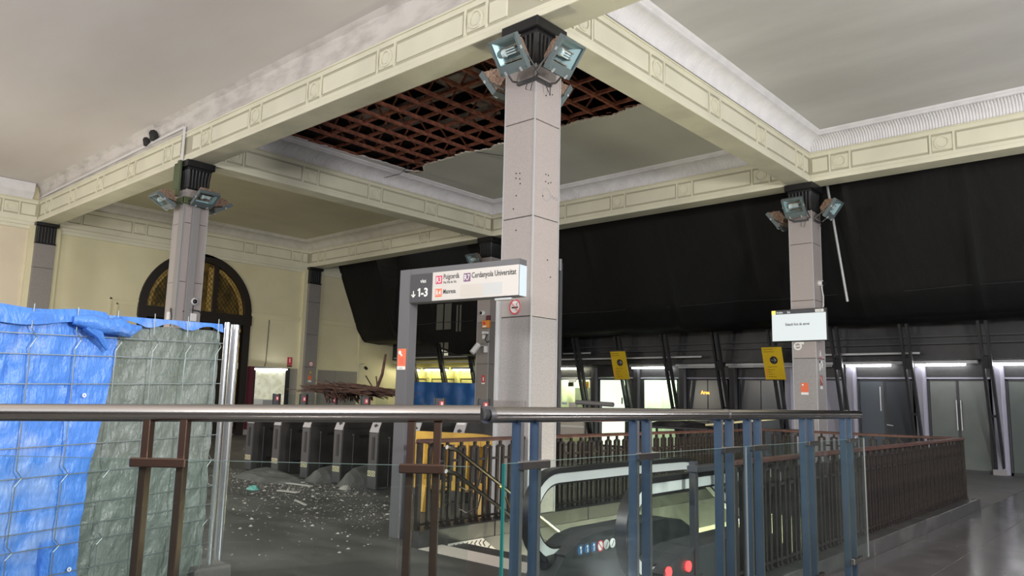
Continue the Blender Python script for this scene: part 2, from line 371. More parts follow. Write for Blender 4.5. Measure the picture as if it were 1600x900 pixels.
# ------------------------------------------------------------------ beams
def rosette_src():
    m = MB().box(-.172, .172, 0, .012, -.142, .142)
    m.ring((0, .010, 0), (1, 0, 0), (0, 0, 1), .105, .135, -.024, 20)
    m.disc((0, .010, 0), (1, 0, 0), (0, 0, 1), .085, -.012, 18)
    o = m.build('rosette', CREAM)
    MB().ring((0, -.0005, 0), (1, 0, 0), (0, 0, 1), .085, .106, .010, 20).ring((0, -.0005, 0), (1, 0, 0), (0, 0, 1), .134, .142, .010, 20).build('rosette_groove', GROOVE, o); return o  # flat dark rings stand in for shade around the rosette disc
ROS = None
def beam(name, a, b, along, c, label, offs=(0, 0), sides=(-1, 1), bayc=(), w=.24):
    """along 'x' or 'y' from a to b at cross coordinate c, bayc = centres of the rosette bays (per side)"""
    global ROS
    root = thing(name, ((a+b)/2, c, ZS) if along == 'x' else (c, (a+b)/2, ZS), label, 'beam', kind='structure')
    P = (lambda u, v, z: (u, c+v, z)) if along == 'x' else (lambda u, v, z: (c+v, u, z))
    def bx(u0, u1, v0, v1, z0, z1):
        p, q = P(u0, v0, z0), P(u1, v1, z1)
        return MB().box(min(p[0], q[0]), max(p[0], q[0]), min(p[1], q[1]), max(p[1], q[1]), z0, z1)
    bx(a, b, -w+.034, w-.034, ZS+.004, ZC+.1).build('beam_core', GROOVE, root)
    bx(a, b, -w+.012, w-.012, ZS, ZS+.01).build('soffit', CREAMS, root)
    for s in sides:
        v0, v1 = s*(w-.036), s*w
        bx(a+offs[0], b-offs[1], v0, v1, ZS+.001, ZS+.085).build('lower_fascia', CREAM, root, bevel=.006)
        bx(a+offs[0], b-offs[1], v0, s*(w-.008), ZS+.085, ZS+.125).build('lower_moulding', CREAM, root, bevel=.006)
        bx(a+offs[0], b-offs[1], v0, s*(w-.016), ZS+.125, ZS+.155).build('lower_fillet', CREAM, root)
        bx(a+offs[0], b-offs[1], v0, s*(w-.010), ZF-.11, ZF-.03).build('upper_band', CREAM, root, bevel=.005)
        bx(a+offs[0], b-offs[1], v0, s*(w+.012), ZF-.03, ZF).build('cap_moulding', CREAM, root, bevel=.006)
        zc = (ZS+.165+ZF-.115)/2; hh = .205
        for cc, (lo, hi) in bayc:
            us = [cc+k*1.88 for k in (-2, -1, 0, 1, 2)]
            for u in us:
                if not (lo < u < hi): continue
                for d in (-.20, .20):
                    bx(u+d-.018, u+d+.018, v0, s*(w-.006), ZS+.155, ZF-.11).build('strip', CREAM, root)
                if ROS is None:
                    ROS = rosette_src(); o = ROS; adopt(o, root)
                else: o = share(ROS, root)
                o.location = P(u, s*(w-.034), zc)
                rz = {('x', -1): 0, ('x', 1): PI, ('y', -1): -PI/2, ('y', 1): PI/2}[(along, s)]
                o.rotation_euler = (0, 0, rz+PI if False else rz)
                # the rosette faces -y in its own frame: flip depth
                o.scale = (1, -1, 1)
            ed = [lo+.03]+[x for u in us if lo < u < hi for x in (u-.235, u+.235)]+[hi-.03]
            for i in range(0, len(ed), 2):
                if ed[i+1]-ed[i] > .1:
                    bx(ed[i]+.012, ed[i+1]-.012, v0-s*.004, s*(w-.014), zc-.142, zc+.142).build('frieze_panel', CREAM, root, bevel=.004)
    return root
bx1 = (-S/2, (-S+.24, -.24)); bx2 = (-1.5*S, (XW+.2, -S-.24)); bx3 = (S/2, (.24, S-.24))
by1 = (S2/2, (.24, S2-.24))
beam('beam_front', XW, 12, 'x', 0, 'cream coffered beam crossing the hall over the nearest column', bayc=(bx1, bx2, bx3))
beam('beam_back', XW, 12, 'x', S2, 'cream coffered beam in front of the black netting', sides=(-1,), bayc=(bx1, bx2, bx3))
beam('beam_near', .24, S2-.24, 'y', 0, 'cream cross beam from the nearest column to the screen column', bayc=(by1,))
beam('beam_far', .24, S2-.24, 'y', -S, 'cream cross beam under the broken coffer near the clad column', bayc=(by1,))
# west wall frieze as a half beam
wf = thing('cornice_west', (XW, 0, ZS), 'cream frieze with round medallions along the end wall', 'frieze', kind='structure')
def wbox(y0, y1, d, z0, z1): return MB().box(XW, XW+d, y0, y1, z0, z1)
for y0, y1 in ((-12, -.24), (.24, S2-.24), (S2+.24, 13.5)):
    wbox(y0, y1, .10, ZS-.12, ZS-.02).build('lower_fascia', CREAM, wf, bevel=.006); wbox(y0, y1, .07, ZS-.22, ZS-.12).build('lower_moulding', CREAM, wf, bevel=.006)
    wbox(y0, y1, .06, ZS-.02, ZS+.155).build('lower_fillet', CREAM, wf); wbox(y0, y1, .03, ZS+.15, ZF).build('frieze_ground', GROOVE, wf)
    wbox(y0, y1, .05, ZF-.11, ZF-.03).build('upper_band', CREAM, wf, bevel=.005); wbox(y0, y1, .09, ZF-.03, ZF).build('cap_moulding', CREAM, wf, bevel=.006)
    n = {-12: (-8.4, -6.5, -4.6, -2.75, -.9), .24: (.73, 2.61, 4.49, 6.37, 8.25)}.get(y0, (9.6, 11.5))
    for u in n:
        for d in (-.20, .20): wbox(u+d-.02, u+d+.02, .05, ZS+.155, ZF-.11).build('strip', CREAM, wf)
        o = share(ROS, wf); o.scale = (1, -1, 1); o.rotation_euler = (0, 0, PI/2); o.location = (XW+.03, u, 6.445)
    ed = [y0+.03]+[x for u in n for x in (u-.235, u+.235)]+[y1-.03]
    for i in range(0, len(ed), 2):
        if ed[i+1]-ed[i] > .1: wbox(ed[i]+.02, ed[i+1]-.02, .045, 6.29, 6.60).build('frieze_panel', CREAM, wf, bevel=.007)

# ------------------------------------------------------------------ coves and ceilings
def cove_profile(k=7):
    # inset d, height z from frieze top to under the rim
    return [(.02+.26*(1-math.cos(t)), ZF+.235*math.sin(t)) for t in [PI/2*i/k for i in range(k+1)]]
def cornice(name, x0, x1, y0, y1, label, fluted=True, m=WHITE, pitch=.052):
    root = thing(name, ((x0+x1)/2, (y0+y1)/2, ZF), label, 'cornice', kind='structure')
    prof = cove_profile()
    rim = [(.27, ZF+.235), (.30, ZF+.255), (.30, ZC-.06), (.34, ZC-.03), (.36, ZC), (.36, ZC+.02)]
    def side(k):
        # returns fn(u along, d inset, z)
        if k == 0: return lambda u, d, z: (u, y0+d, z), x0, x1
        if k == 1: return lambda u, d, z: (x1-d, u, z), y0, y1
        if k == 2: return lambda u, d, z: (u, y1-d, z), x0, x1
        return lambda u, d, z: (x0+d, u, z), y0, y1
    for k in range(4):
        fn, a, b = side(k); L = b-a; mb = MB()
        def strip(pr, us, ripple):
            base = len(mb.v); nu = len(us)
            for (d, z) in pr:
                for i, u in enumerate(us):
                    uu = min(max(u, a+d), b-d); t = ripple[i]
                    mb.v.append(fn(uu, d-t*.7, z+t*.7))
            for p in range(len(pr)-1):
                for i in range(nu-1):
                    q = base+p*nu+i; mb.f.append((q, q+1, q+nu+1, q+nu))
        if fluted:
            n = int(L/pitch); us = []; rp = []
            for i in range(n):
                for f_, h in ((0, 0), (.25, .013), (.5, .018), (.75, .013)): us.append(a+L*(i+f_)/n); rp.append(-h)
            us.append(b); rp.append(0)
            strip(prof, us, rp)
        else: strip(prof, [a, b], [0, 0])
        mb.build('cove', m, root, smooth=False)
        mb = MB(); strip(rim, [a, b], [0, 0]); mb.build('rim_moulding', m, root)
    return root
cornice('cornice_centre', -S+.24, -.24, .24, S2-.24, 'fluted white cove around the broken centre coffer')
cornice('cornice_east', .24, 12, .24, S2-.24, 'fluted white cove around the intact grey coffer')
cornice('cornice_end', XW, -S-.24, .24, S2-.24, 'plain pale cove around the olive coffer by the end wall', False, COVE1)
tag(B(.5, 11.8, .5, S2-.5, ZC+.001, ZC+.06).build('ceiling_east', CEIL), 'smooth grey plaster ceiling of the intact coffer', 'ceiling', kind='structure')
tag(B(XW+.2, -S-.5, .5, S2-.5, ZC+.001, ZC+.06).build('ceiling_end', CEILW), 'olive plaster ceiling of the coffer by the end wall', 'ceiling', kind='structure')
hall = tag(B(XW-.3, 13, -13.2, -.2, 7.18, 7.26).build('ceiling_hall', CEILN), 'stained pale plaster ceiling of the front hall', 'ceiling', kind='structure')
mb = MB()
n = 150; zz = []
for i in range(n+1):
    x = XW+(13-XW)*i/n; j = random.uniform(-.008, .008)
    mb.v += [(x, -.225, ZF-.01), (x, -.24+j, ZF+.2), (x, -.30+j*2, ZF+.38), (x, -.40, 7.185)]
for i in range(n):
    for j in range(3): mb.f.append((4*i+j, 4*i+4+j, 4*i+5+j, 4*i+1+j))
mb.build('scraped_band', BANDM, hall)
# ceiling crack near the top of the hall
MB().tube([(-1.2, -1.9, 7.179), (-.6, -2.0, 7.179), (.2, -2.3, 7.179), (.9, -2.35, 7.179)], .012, 5).build('ceiling_crack', BROKEN, hall)
# surviving piece of white cove by the end wall and debris hole
mb = MB()
mb.prism([(0, ZF), (.10, ZF), (.16, ZF+.10), (.22, ZF+.18), (.26, 7.12), (.26, 7.17), (0, 7.17)], lambda u, v, a: (XW+u, a, v), -12, -.42)
mb.build('cove_remnant', WHITE, wf)
for k in range(4): B(XW+.05, XW+.12, -.75+.09*k, -.70+.09*k, ZF+.01, ZF+.06).build('dentil', WHITE, wf)
# centre coffer ceiling with torn edge
cx0, cx1 = -S+.24+.34, -.24-.34; cy1 = S2-.24-.34
ed = []
n = 220
def torn(x):
    b = 5.02+.06*math.sin(x*2.1)+.05*math.sin(x*5.3+1)
    if x < -7.9: b += .10+.12*math.sin(x*9)
    return b
random.seed(3)
mb = MB(); wob = 0
for i in range(n+1):
    x = cx0+(cx1-cx0)*i/n; wob = wob*.6+random.uniform(-.035, .035); e = torn(x)+wob
    ed.append((x, e))
    mb.v += [(x, e, ZC+.001), (x, cy1, ZC+.001), (x, cy1, ZC+.03), (x, e+.015, ZC+.03)]
for i in range(n):
    for j in range(4): mb.f.append((4*i+j, 4*i+4+j, 4*i+4+(j+1) % 4, 4*i+(j+1) % 4))
cc = tag(mb.build('ceiling_centre', CEILB), 'grey plaster ceiling remaining beyond the torn hole', 'ceiling', kind='structure')
mb = MB()
for i in range(n):
    (xa, ya), (xb, yb) = ed[i], ed[i+1]
    mb.add([(xa, ya-.012, ZC-.004), (xb, yb-.012, ZC-.004), (xb, yb+.02, ZC+.0005), (xa, ya+.02, ZC+.0005), (xa, ya-.01, ZC+.03), (xb, yb-.01, ZC+.03)], [(0, 1, 2, 3), (0, 1, 5, 4)])
mb.build('torn_edge', BROKEN, cc)
# thin strip of plaster left on the far beam's side of the coffer
mb = MB(); m2 = 60
for i in range(m2+1):
    y = .55+4.6*i/m2; e = cx0+.10+random.uniform(-.05, .05)+(.12 if y > 3.6 else 0)
    mb.v += [(cx0-.02, y, ZC+.001), (e, y, ZC+.001), (e, y, ZC+.025)]
for i in range(m2):
    for j in range(2): mb.f.append((3*i+j, 3*i+3+j, 3*i+4+j, 3*i+1+j))
mb.build('plaster_remnant', WHITE, cc)
# void above
tag(MB().box(XW-.3, 13, -.3, 14, 9.0, 9.1).box(-S+.1, -S+.15, .1, S2, ZC+.08, 9).box(-.15, -.1, .1, S2, ZC+.08, 9).box(-S, 0, S2-.1, S2, ZC+.08, 9).box(-S, 0, .1, .15, ZC+.08, 9)
    .build('roof_slab', VOID), 'dark roof void seen through the broken ceiling', 'roof', kind='structure')
# rusty lattice
LT = thing('ceiling_lattice', (-4.6, 2.7, 7.2), 'rusty brown lattice of joists bared by the torn ceiling', 'ceiling lattice')
src = None
for i in range(15):
    x = -8.70+.60*i
    if src is None: src = B(-.028, .028, .3, 5.25, 7.16, 7.23).build('batten', RUST, LT); o = src
    else: o = share(src, LT)
    o.location = (x+random.uniform(-.03, .03), random.uniform(-.04, .06), random.uniform(-.012, .012)); o.rotation_euler = (0, 0, random.uniform(-.008, .008))
src = s2 = s3 = None
for j in range(8):
    y = .62+.62*j
    if src is None:
        src = B(-8.9, -.35, -.026, .026, 7.195, 7.255).build('truss_chord', RUST, LT)
        s2 = B(-8.9, -.35, -.02, .02, 7.55, 7.59).build('upper_chord', RUST, LT)
        s3 = MB().bar((-.26, 0, 7.25), (0, 0, 7.56), .03, .035).build('web', RUST, LT); a, b_, c_ = src, s2, s3
    else: a, b_, c_ = share(src, LT), share(s2, LT), None
    a.location = (0, y, 0); b_.location = (0, y, 0)
    for k in range(16):
        if c_ is None: c_ = share(s3, LT)
        c_.location = (-8.6+.52*k+(.26 if k % 2 else 0), y, 0); c_.scale = (1 if k % 2 else -1, 1, 1); c_ = None
random.seed(11)
for k in range(70):
    x = random.uniform(-8.6, -.5); y = torn(x)+random.uniform(-.12, .05)
    L = random.uniform(.10, .36); a = random.uniform(-.9, .9)
    if k < 24: x = random.uniform(-8.45, -7.5); y = torn(x)-.02
    p = Vector((x, y+.06, 7.10+random.uniform(0, .03))); q = p+Vector((L*math.sin(a), -L*math.cos(a)*.6, -random.uniform(.0, .07)))
    MB().bar(p, q, .018, .012).build('broken_lath', RUST, LT)
# ducts and boards up in the void
for (x0, x1, y0, y1, z) in ((-7.9, -5.2, 2.1, 2.45, 7.7), (-6.9, -4.1, 3.2, 3.5, 7.72), (-7.6, -6.2, 1.0, 1.5, 7.75), (-5.2, -3.3, 4.0, 4.5, 7.7), (-4.2, -1.2, 1.5, 1.8, 7.9), (-8.3, -7.0, 3.9, 4.3, 7.8), (-6.6, -5.0, 4.3, 4.75, 7.64), (-8.0, -6.6, 2.9, 3.15, 7.64), (-4.9, -3.9, 2.7, 3.1, 7.66)):
    B(x0, x1, y0, y1, z, z+.06).build('loose_board', DUCT, LT)
for pts in ([(-7.9, 4.6, 7.1), (-8.1, 4.75, 7.0), (-8.45, 4.8, 6.92), (-8.75, 4.6, 6.84)], [(-6.0, 5.05, 7.06), (-5.6, 5.5, 7.0), (-5.2, 6.0, 6.93), (-5.0, 6.4, 6.85)]):
    MB().tube(pts, .008, 5).build('hanging_wire', DARKG, LT)
# ------------------------------------------------------------------ columns
CAPSRC = {}
def column(x, y, label, mats=(STONEG, STONEG, STONE, STONE, STONE), width=HW):
    root = thing('column', (x, y, 0), label, 'column', kind='structure')
    lv = [(0, 1.2), (1.2, 2.4), (2.4, 3.6), (3.6, 4.8), (4.8, 5.5)]
    for (a, b), m in zip(lv, mats):
        B(x-width, x+width, y-width, y+width, a+.004, b-.004).build('stone_block', m, root, bevel=.006)
    B(x-width+.012, x+width-.012, y-width+.012, y+width-.012, 0, 5.5).build('core', JOINT, root)
    for dx in (-1, 1):
        for dy in (-1, 1):
            MB().bar((x+dx*(width-.002), y+dy*(width-.002), 0), (x+dx*(width-.002), y+dy*(width-.002), 5.5), .016, .016).build('corner_trim', GREYL, root)
    cap = MB().box(x-.22, x+.22, y-.22, y+.22, 5.48, 5.95).box(x-.30, x+.30, y-.30, y+.30, 5.96, ZS+.002).box(x-.25, x+.25, y-.25, y+.25, 5.90, 5.97).box(x-.24, x+.24, y-.24, y+.24, 5.48, 5.53)
    cap.build('capital', BLACKP, root, bevel=.012)
    fl_ = MB()
    for k in range(7):
        u = -.20+.40*k/6
        for (ax, s) in (('x', -1), ('x', 1), ('y', -1), ('y', 1)):
            p = [(x+u, y+s*.215) if ax == 'x' else (x+s*.215, y+u)][0]; q = [(x+u*1.08, y+s*.235) if ax == 'x' else (x+s*.235, y+u*1.08)][0]
            fl_.tube([(*p, 5.53), (*p, 5.75), (*q, 5.91)], .026, 8)
    fl_.build('flutes', BLACKP, root, smooth=True, kind='stuff')
    return root
cM = column(0, 0, 'nearest stone column with no smoking sign and pink grey blocks')
cL = column(-S, 0, 'stone column with grey cable channel before the arched doorway')
cK = column(-S, S2, 'stone column with orange alarm box behind the platform sign', (STONED, STONED, STONED, STONE, STONE))
cR = column(0, S2, 'stone column carrying the lit information screen')
def pilaster(y, label):
    root = thing('pilaster', (XW, y, 0), label, 'pilaster', kind='structure')
    for a, b in ((0, 1.2), (1.2, 2.4), (2.4, 3.6), (3.6, 4.8), (4.8, 5.5)):
        B(XW, XW+.23, y-.26, y+.26, a+.004, b-.004).build('stone_block', STONED, root, bevel=.006)
    MB().box(XW, XW+.22, y-.25, y+.25, 5.48, 6.0).box(XW, XW+.28, y-.30, y+.30, 6.0, ZS).box(XW, XW+.25, y-.27, y+.27, 5.48, 5.52).build('capital', BLACKP, root, bevel=.01)
    f2 = MB()
    for k in range(6): f2.tube([(XW+.22, y-.2+.08*k, 5.53), (XW+.22, y-.2+.08*k, 5.98)], .026, 8)
    f2.build('flutes', BLACKP, root, smooth=True, kind='stuff')
    MB().box(XW, XW+.12, y-.40, y-.26, 0, 6.0).box(XW, XW+.12, y+.26, y+.40, 0, 6.0).build('reveal', WALLC, root)
    return root
pilaster(0, 'dark stone pilaster on the end wall behind blue sheeting')
pilaster(S2, 'dark stone pilaster on the end wall near the netting edge')
# grey corner trim on the nearest column: holes, scribble, collar, conduit
MB().disc((.02, -HW-.001, 2.52), (1, 0, 0), (0, 0, 1), .001, -.001, 8)
B(-HW-.05, HW-.06, -HW-.03, -HW, 1.33, 1.42).build('collar_plate', STONED, cM, bevel=.004)
B(-HW-.06, -HW-.004, -HW-.02, -HW+.05, 0, 2.75).build('grey_conduit', GREYL, cM, bevel=.004)
hp = MB(); random.seed(5)
for (u, z) in ((-.02, 4.1), (-.02, 4.16), (.04, 4.08), (.04, 4.15), (-.01, 3.88), (.05, 4.02), (.0, 3.45), (-.05, 3.72)):
    hp.disc((u-.02, -HW, z), (1, 0, 0), (0, 0, 1), .009, .004, 8)
for (u, z) in ((.0, 4.15), (.05, 4.15), (.0, 4.06), (.05, 4.05), (.1, 4.07), (-.05, 3.87), (.06, 3.1), (-.02, 5.15), (.1, 5.2), (.12, 2.9)):
    hp.disc((HW, u-.02, z), (0, 1, 0), (0, 0, 1), .009, .004, 8)
hp.build('drill_holes', JOINT, cM, kind='stuff')
MB().ring((HW+.0005, .0, 3.90), (0, 1, 0), (0, 0, 1), .075, .08, .001, 24).build('pencil_ring', INKG, cM)
MB().tube([(HW+.001, .09+.025*i, 3.90+(.02 if i % 2 else -.02)-.004*i) for i in range(6)], .003, 4).build('pencil_scribble', INKG, cM)
# cladding channel, bracket and camera gear on the far-left column
x0, y0 = -S, -HW
B(-S+HW-.005, -S+HW+.07, -.10, .05, 1.0, 5.42).build('cable_channel', CHANN, cL, bevel=.004)
B(-S+.05, -S+HW+.012, -HW-.03, -HW, 1.0, 5.42).build('cable_channel', CHANN, cL, bevel=.004)
MB().box(-S-.02, -S+.10, -.36, -.31, 5.35, 6.1).box(-S-.26, -S+.02, -.32, -.29, 5.55, 6.05).build('olive_bracket', OLIVE, cL, bevel=.006)
MB().box(-S-.25, -S+.29, -.30, -.24, 5.18, 5.32).box(-S+.24, -S+.30, -.30, .06, 5.18, 5.32).build('olive_clamp', OLIVE, cL, bevel=.006)
def dome_camera(loc, n, label):
    n = Vector(n); t = thing('dome_camera', loc, label, 'security camera')
    p = Vector(loc)
    MB().tube([p, p+n*.03, p+n*.06, p+n*.085], [.085, .085, .075, .055], 14).build('housing', WALLP, t, smooth=True)
    MB().tube([p+n*.08, p+n*.105, p+n*.12], [.05, .04, .015], 12).build('lens', LENS, t, smooth=True)
    return t
dome_camera((-S+HW+.003, .08, 3.22), (1, 0, 0), 'white dome camera on the column before the arched doorway')
jb = thing('junction_box', (-S+HW, .05, 2.9), 'white junction box with cables under the dome camera', 'junction box')
B(-S+HW, -S+HW+.08, .02, .15, 2.82, 2.98).build('box', WALLP, jb, bevel=.008)
MB().tube([(-S+HW+.03, -.12, 3.0), (-S+HW+.06, 0, 3.05), (-S+HW+.06, .2, 3.04), (-S+HW+.03, .26, 2.98)], .012, 6).build('cable', DARKG, jb)
MB().tube([(-S+HW+.03, .08, 3.14), (-S+HW+.04, .07, 2.98)], .01, 6).build('cable', DARKG, jb)
jb2 = thing('junction_box', (-S-.05, -HW, 2.9), 'small white box with loose wires low on the channel column', 'junction box')
B(-S-.02, -S+.1, -HW-.07, -HW, 2.83, 2.99).build('box', WALLP, jb2, bevel=.008)
MB().tube([(-S+.06, -HW-.03, 2.99), (-S+.1, -HW-.05, 3.06), (-S+.14, -HW-.04, 2.9), (-S+.12, -HW-.03, 2.7)], .01, 6).build('cable', DARKG, jb2)
# white strip and cables above that column
st = thing('cable_strip', (-S+.02, -.26, 6.45), 'white plastic strip rising over the beam above the bracket column', 'trim')
B(-S-.10, -S-.02, -.275, -.252, 6.1, 6.86).build('strip', WALLP, st); B(-S-.13, -S-.1, -.27, -.252, 6.3, 6.7).build('crack', JOINT, st)
tag(MB().bar((XW+.4, -.262, 6.80), (-S-.12, -.262, 6.86), .02, .05).build('plastic_trunking', WALLP), 'pale plastic trunking along the top of the front beam', 'trunking')
hb = tag(MB().tube([(-10.75, -.30, 6.90), (-10.6, -.34, 6.98), (-10.5, -.33, 6.90)], [.05, .10, .04], 8).build('torn_hole', JOINT), 'dark torn hole in the plaster band above the beam', 'hole', 'torn holes in the plaster band')
hb2 = tag(MB().tube([(-11.1, -.30, 6.84), (-10.98, -.33, 6.92), (-10.9, -.32, 6.86)], [.04, .08, .03], 8).build('torn_hole', JOINT), 'smaller of the torn holes in the plaster band', 'hole', 'torn holes in the plaster band')

# ------------------------------------------------------------------ floodlights
RUSTB = mat('rusty_ribbed_housing', (.19, .11, .075), .75, col2=(.33, .24, .18), scale=30, lo=.4, hi=.62, bump=.4, bscale=40)
def floodlight_proto():
    """points along -y, glass tilted down; origin on the column face"""
    t = thing('floodlight', (0, 0, 0), 'x', 'floodlight', 'floodlights on the columns')
    top = Vector((0, -.50, .165)); bot = Vector((0, -.26, -.155)); e = (top-bot).normalized(); nrm = Vector((0, -.80, -.60))
    c = (top+bot)/2; ax = Vector((1, 0, 0)); h = (top-bot).length/2; wd = .20
    def fr(a, b, d): return c+ax*a+e*b+nrm*d
    # housing: truncated pyramid to the back
    k = [fr(sx*wd, sz*h, -.05) for sx, sz in ((-1, -1), (1, -1), (1, 1), (-1, 1))]+[fr(sx*.11, sz*.10+.0, -.24) for sx, sz in ((-1, -1), (1, -1), (1, 1), (-1, 1))]
    MB().add(k, [(4, 5, 6, 7), (0, 1, 5, 4), (1, 2, 6, 5), (2, 3, 7, 6), (3, 0, 4, 7)]).build('housing', RUSTB, t)
    m = MB()
    for i in range(5):
        b = -.16+.08*i
        m.bar(fr(-.16, b, -.11), fr(.16, b, -.11), .012, .10, nrm)
    m.build('cooling_fins', RUSTB, t)
    m = MB(); cas = mat('blue_grey_casting', (.105, .135, .14), .5) if 'blue_grey_casting' not in bpy.data.materials else bpy.data.materials['blue_grey_casting']
    for a0, b0, a1, b1 in ((-wd, -h, wd, -h), (-wd, h, wd, h)): m.bar(fr(a0-.012, b0, -.02), fr(a1+.012, b1, -.02), .03, .075, nrm)
    for a in (-wd, wd): m.bar(fr(a, -h, -.02), fr(a, h, -.02), .03, .075, nrm)
    m.bar(fr(-wd, -h+.055, .0), fr(wd, -h+.055, .0), .10, .03, nrm)
    m.build('front_frame', cas, t)
    ref = mat('pale_reflector', (.36, .44, .455), .35, .3) if 'pale_reflector' not in bpy.data.materials else bpy.data.materials['pale_reflector']
    k = [fr(sx*(wd-.012), sz*(h-.012), -.012) for sx, sz in ((-1, -1), (1, -1), (1, 1), (-1, 1))]+[fr(sx*.10, sz*.09, -.13) for sx, sz in ((-1, -1), (1, -1), (1, 1), (-1, 1))]
    MB().add(k, [(4, 5, 6, 7), (0, 1, 5, 4), (1, 2, 6, 5), (2, 3, 7, 6), (3, 0, 4, 7)]).build('reflector', ref, t)
    m = MB()
    for i in (-1, 0, 1): m.tube([fr(-.06, .03+.03*i, -.05), fr(.09, .03+.03*i, -.05)], .010, 6)
    m.build('lamp_bulb', WALLP, t); MB().tube([fr(-.10, .03, -.05), fr(-.055, .03, -.05)], .05, 10).build('lamp_cap', WALLP, t)
    MB().add([fr(sx*wd, sz*h, .012) for sx, sz in ((-1, -1), (1, -1), (1, 1), (-1, 1))], [(0, 1, 2, 3)]).build('front_glass', GLASSF, t)
    m = MB()
    for a in (-.12, .12): m.bar(fr(a, -h-.02, .02), fr(a, -h+.03, .035), .022, .02, nrm)
    for a in (-.215, .215): m.bar(fr(a, .02, .0), fr(a, .06, .0), .02, .03, nrm)
    m.build('clips', GREYL, t)
    m = MB().tube([fr(-.21, -.02, -.05), (-.21, -.06, -.16), (-.08, -.005, -.2)], .013, 6).tube([fr(.21, -.02, -.05), (.21, -.06, -.16), (.08, -.005, -.2)], .013, 6)
    m.bar((-.16, -.02, -.2), (.16, -.02, -.2), .05, .04)
    m.build('bracket', STEELD, t)
    MB().tube([(.02, -.03, -.18), (.03, -.09, -.33), (.09, -.07, -.36), (.12, -.05, -.2)], .006, 5).build('cable', DARKG, t)
    return t
PR = None
def flood(cx, cy, face, off, label, dz=0, tilt=0):
    global PR
    rz = {'s': 0, 'e': PI/2, 'n': PI, 'w': -PI/2}[face]
    d = {'s': (off, -HW), 'e': (HW, off), 'n': (-off, HW), 'w': (-HW, -off)}[face]
    loc = (cx+d[0], cy+d[1], 5.49+dz)
    if PR is None:
        PR = floodlight_proto(); PR['label'] = label; PR.location = loc; PR.rotation_euler = (0, 0, rz); return PR
    o = copy_tree(PR, loc, rz, label); o.rotation_euler = (tilt, 0, rz); return o
flood(0, 0, 's', .13, 'rusty floodlight on the shaded face of the nearest column')
flood(0, 0, 'e', -.14, 'rusty floodlight with dangling cable on the bright face of the nearest column')
flood(0, 0, 'w', .0, 'floodlight seen from its rusty back beside the torn ceiling', -.02)
flood(0, 0, 'n', .17, 'floodlight mostly hidden behind the nearest column', -.1)
flood(-S, 0, 's', -.05, 'floodlight with ribbed top beside the olive bracket', -.15, .4)
flood(-S, 0, 'e', -.0, 'floodlight with pale glass on the cable channel column', -.1, .4)
flood(-S, 0, 'n', .0, 'floodlight edge on behind the cable channel column', -.1, .4)
flood(0, S2, 's', .02, 'floodlight facing the hall above the lit information screen')
flood(0, S2, 'e', .0, 'floodlight beside the white leaning pole on the screen column')
flood(0, S2, 'w', .0, 'floodlight seen side on, on the netting side of the screen column', -.1)
flood(-S, S2, 's', -.1, 'floodlight on the orange alarm column behind the sign', -.15)
# ------------------------------------------------------------------ black netting
NETT = NETM.copy(); NETT.name = 'thin_black_netting'; nt_ = NETT.node_tree
mx_ = nt_.nodes.new('ShaderNodeMixShader'); mx_.inputs[0].default_value = .10; tp_ = nt_.nodes.new('ShaderNodeBsdfTransparent')
nt_.links.new(nt_.nodes['Principled BSDF'].outputs[0], mx_.inputs[1]); nt_.links.new(tp_.outputs[0], mx_.inputs[2]); nt_.links.new(mx_.outputs[0], nt_.nodes['Material Output'].inputs[0])
WLIT = flat('dim_lit_window', (.75, .72, .55), .5, .32)
for i_, (xa_, xb_, za_, zb_, n_) in enumerate(((-15.85, -14.95, 4.0, 5.0, 'pale window glimpsed through the netting above the blue sheet'), (-15.65, -15.05, 3.0, 3.5, 'lower pale window glimpsed through the netting above the blue sheet'), (-14.75, -14.4, 3.9, 4.9, 'narrow window glimpsed through the netting beside the pale one'))):
    wd_ = thing('window_%d' % (i_+2), (xa_, 12.98, za_), n_, 'window', kind='structure')
    B(xa_, xb_, 12.97, 12.995, za_, zb_).build('pane', WLIT, wd_)
    for q_ in (.0, .5, 1.): xx_ = xa_+(xb_-xa_)*q_; B(xx_-.03, xx_+.03, 12.95, 12.97, za_, zb_).build('frame_bar', DARKM, wd_)
NT = thing('netting', (-3, 10.3, 5), 'black safety netting hung behind the back beam', 'netting')
random.seed(21)
def netpt(x, s, lowz):
    """s 0..1 down the sheet"""
    segs = [(9.72, 7.25), (11.1, 3.95), (11.45, lowz+.05), (12.25, lowz)]
    t = s*3
    if s < .78: k = s/.78; y, z = segs[0][0]+(segs[1][0]-segs[0][0])*k, segs[0][1]+(segs[1][1]-segs[0][1])*k
    elif s < .88: k = (s-.78)/.1; y, z = segs[1][0]+(segs[2][0]-segs[1][0])*k, segs[1][1]+(segs[2][1]-segs[1][1])*k
    else: k = (s-.88)/.12; y, z = segs[2][0]+(segs[3][0]-segs[2][0])*k, segs[2][1]+(segs[3][1]-segs[2][1])*k
    fold = .04*math.sin(x*1.1+1.3*math.sin(s*3))+.015*math.sin(x*3.1+s*7)+.010*math.sin(x*5+s*19)*math.sin(x*.7)
    seam = abs((x+18.4) % 2.35-1.17)
    fold += .05*math.exp(-(1.17-seam)**2/.008)*(.6+.4*math.sin(s*7+x))
    return (x, y-fold*.8, z-fold*.4)
xs = [-18.35+2.35*k for k in range(14)]
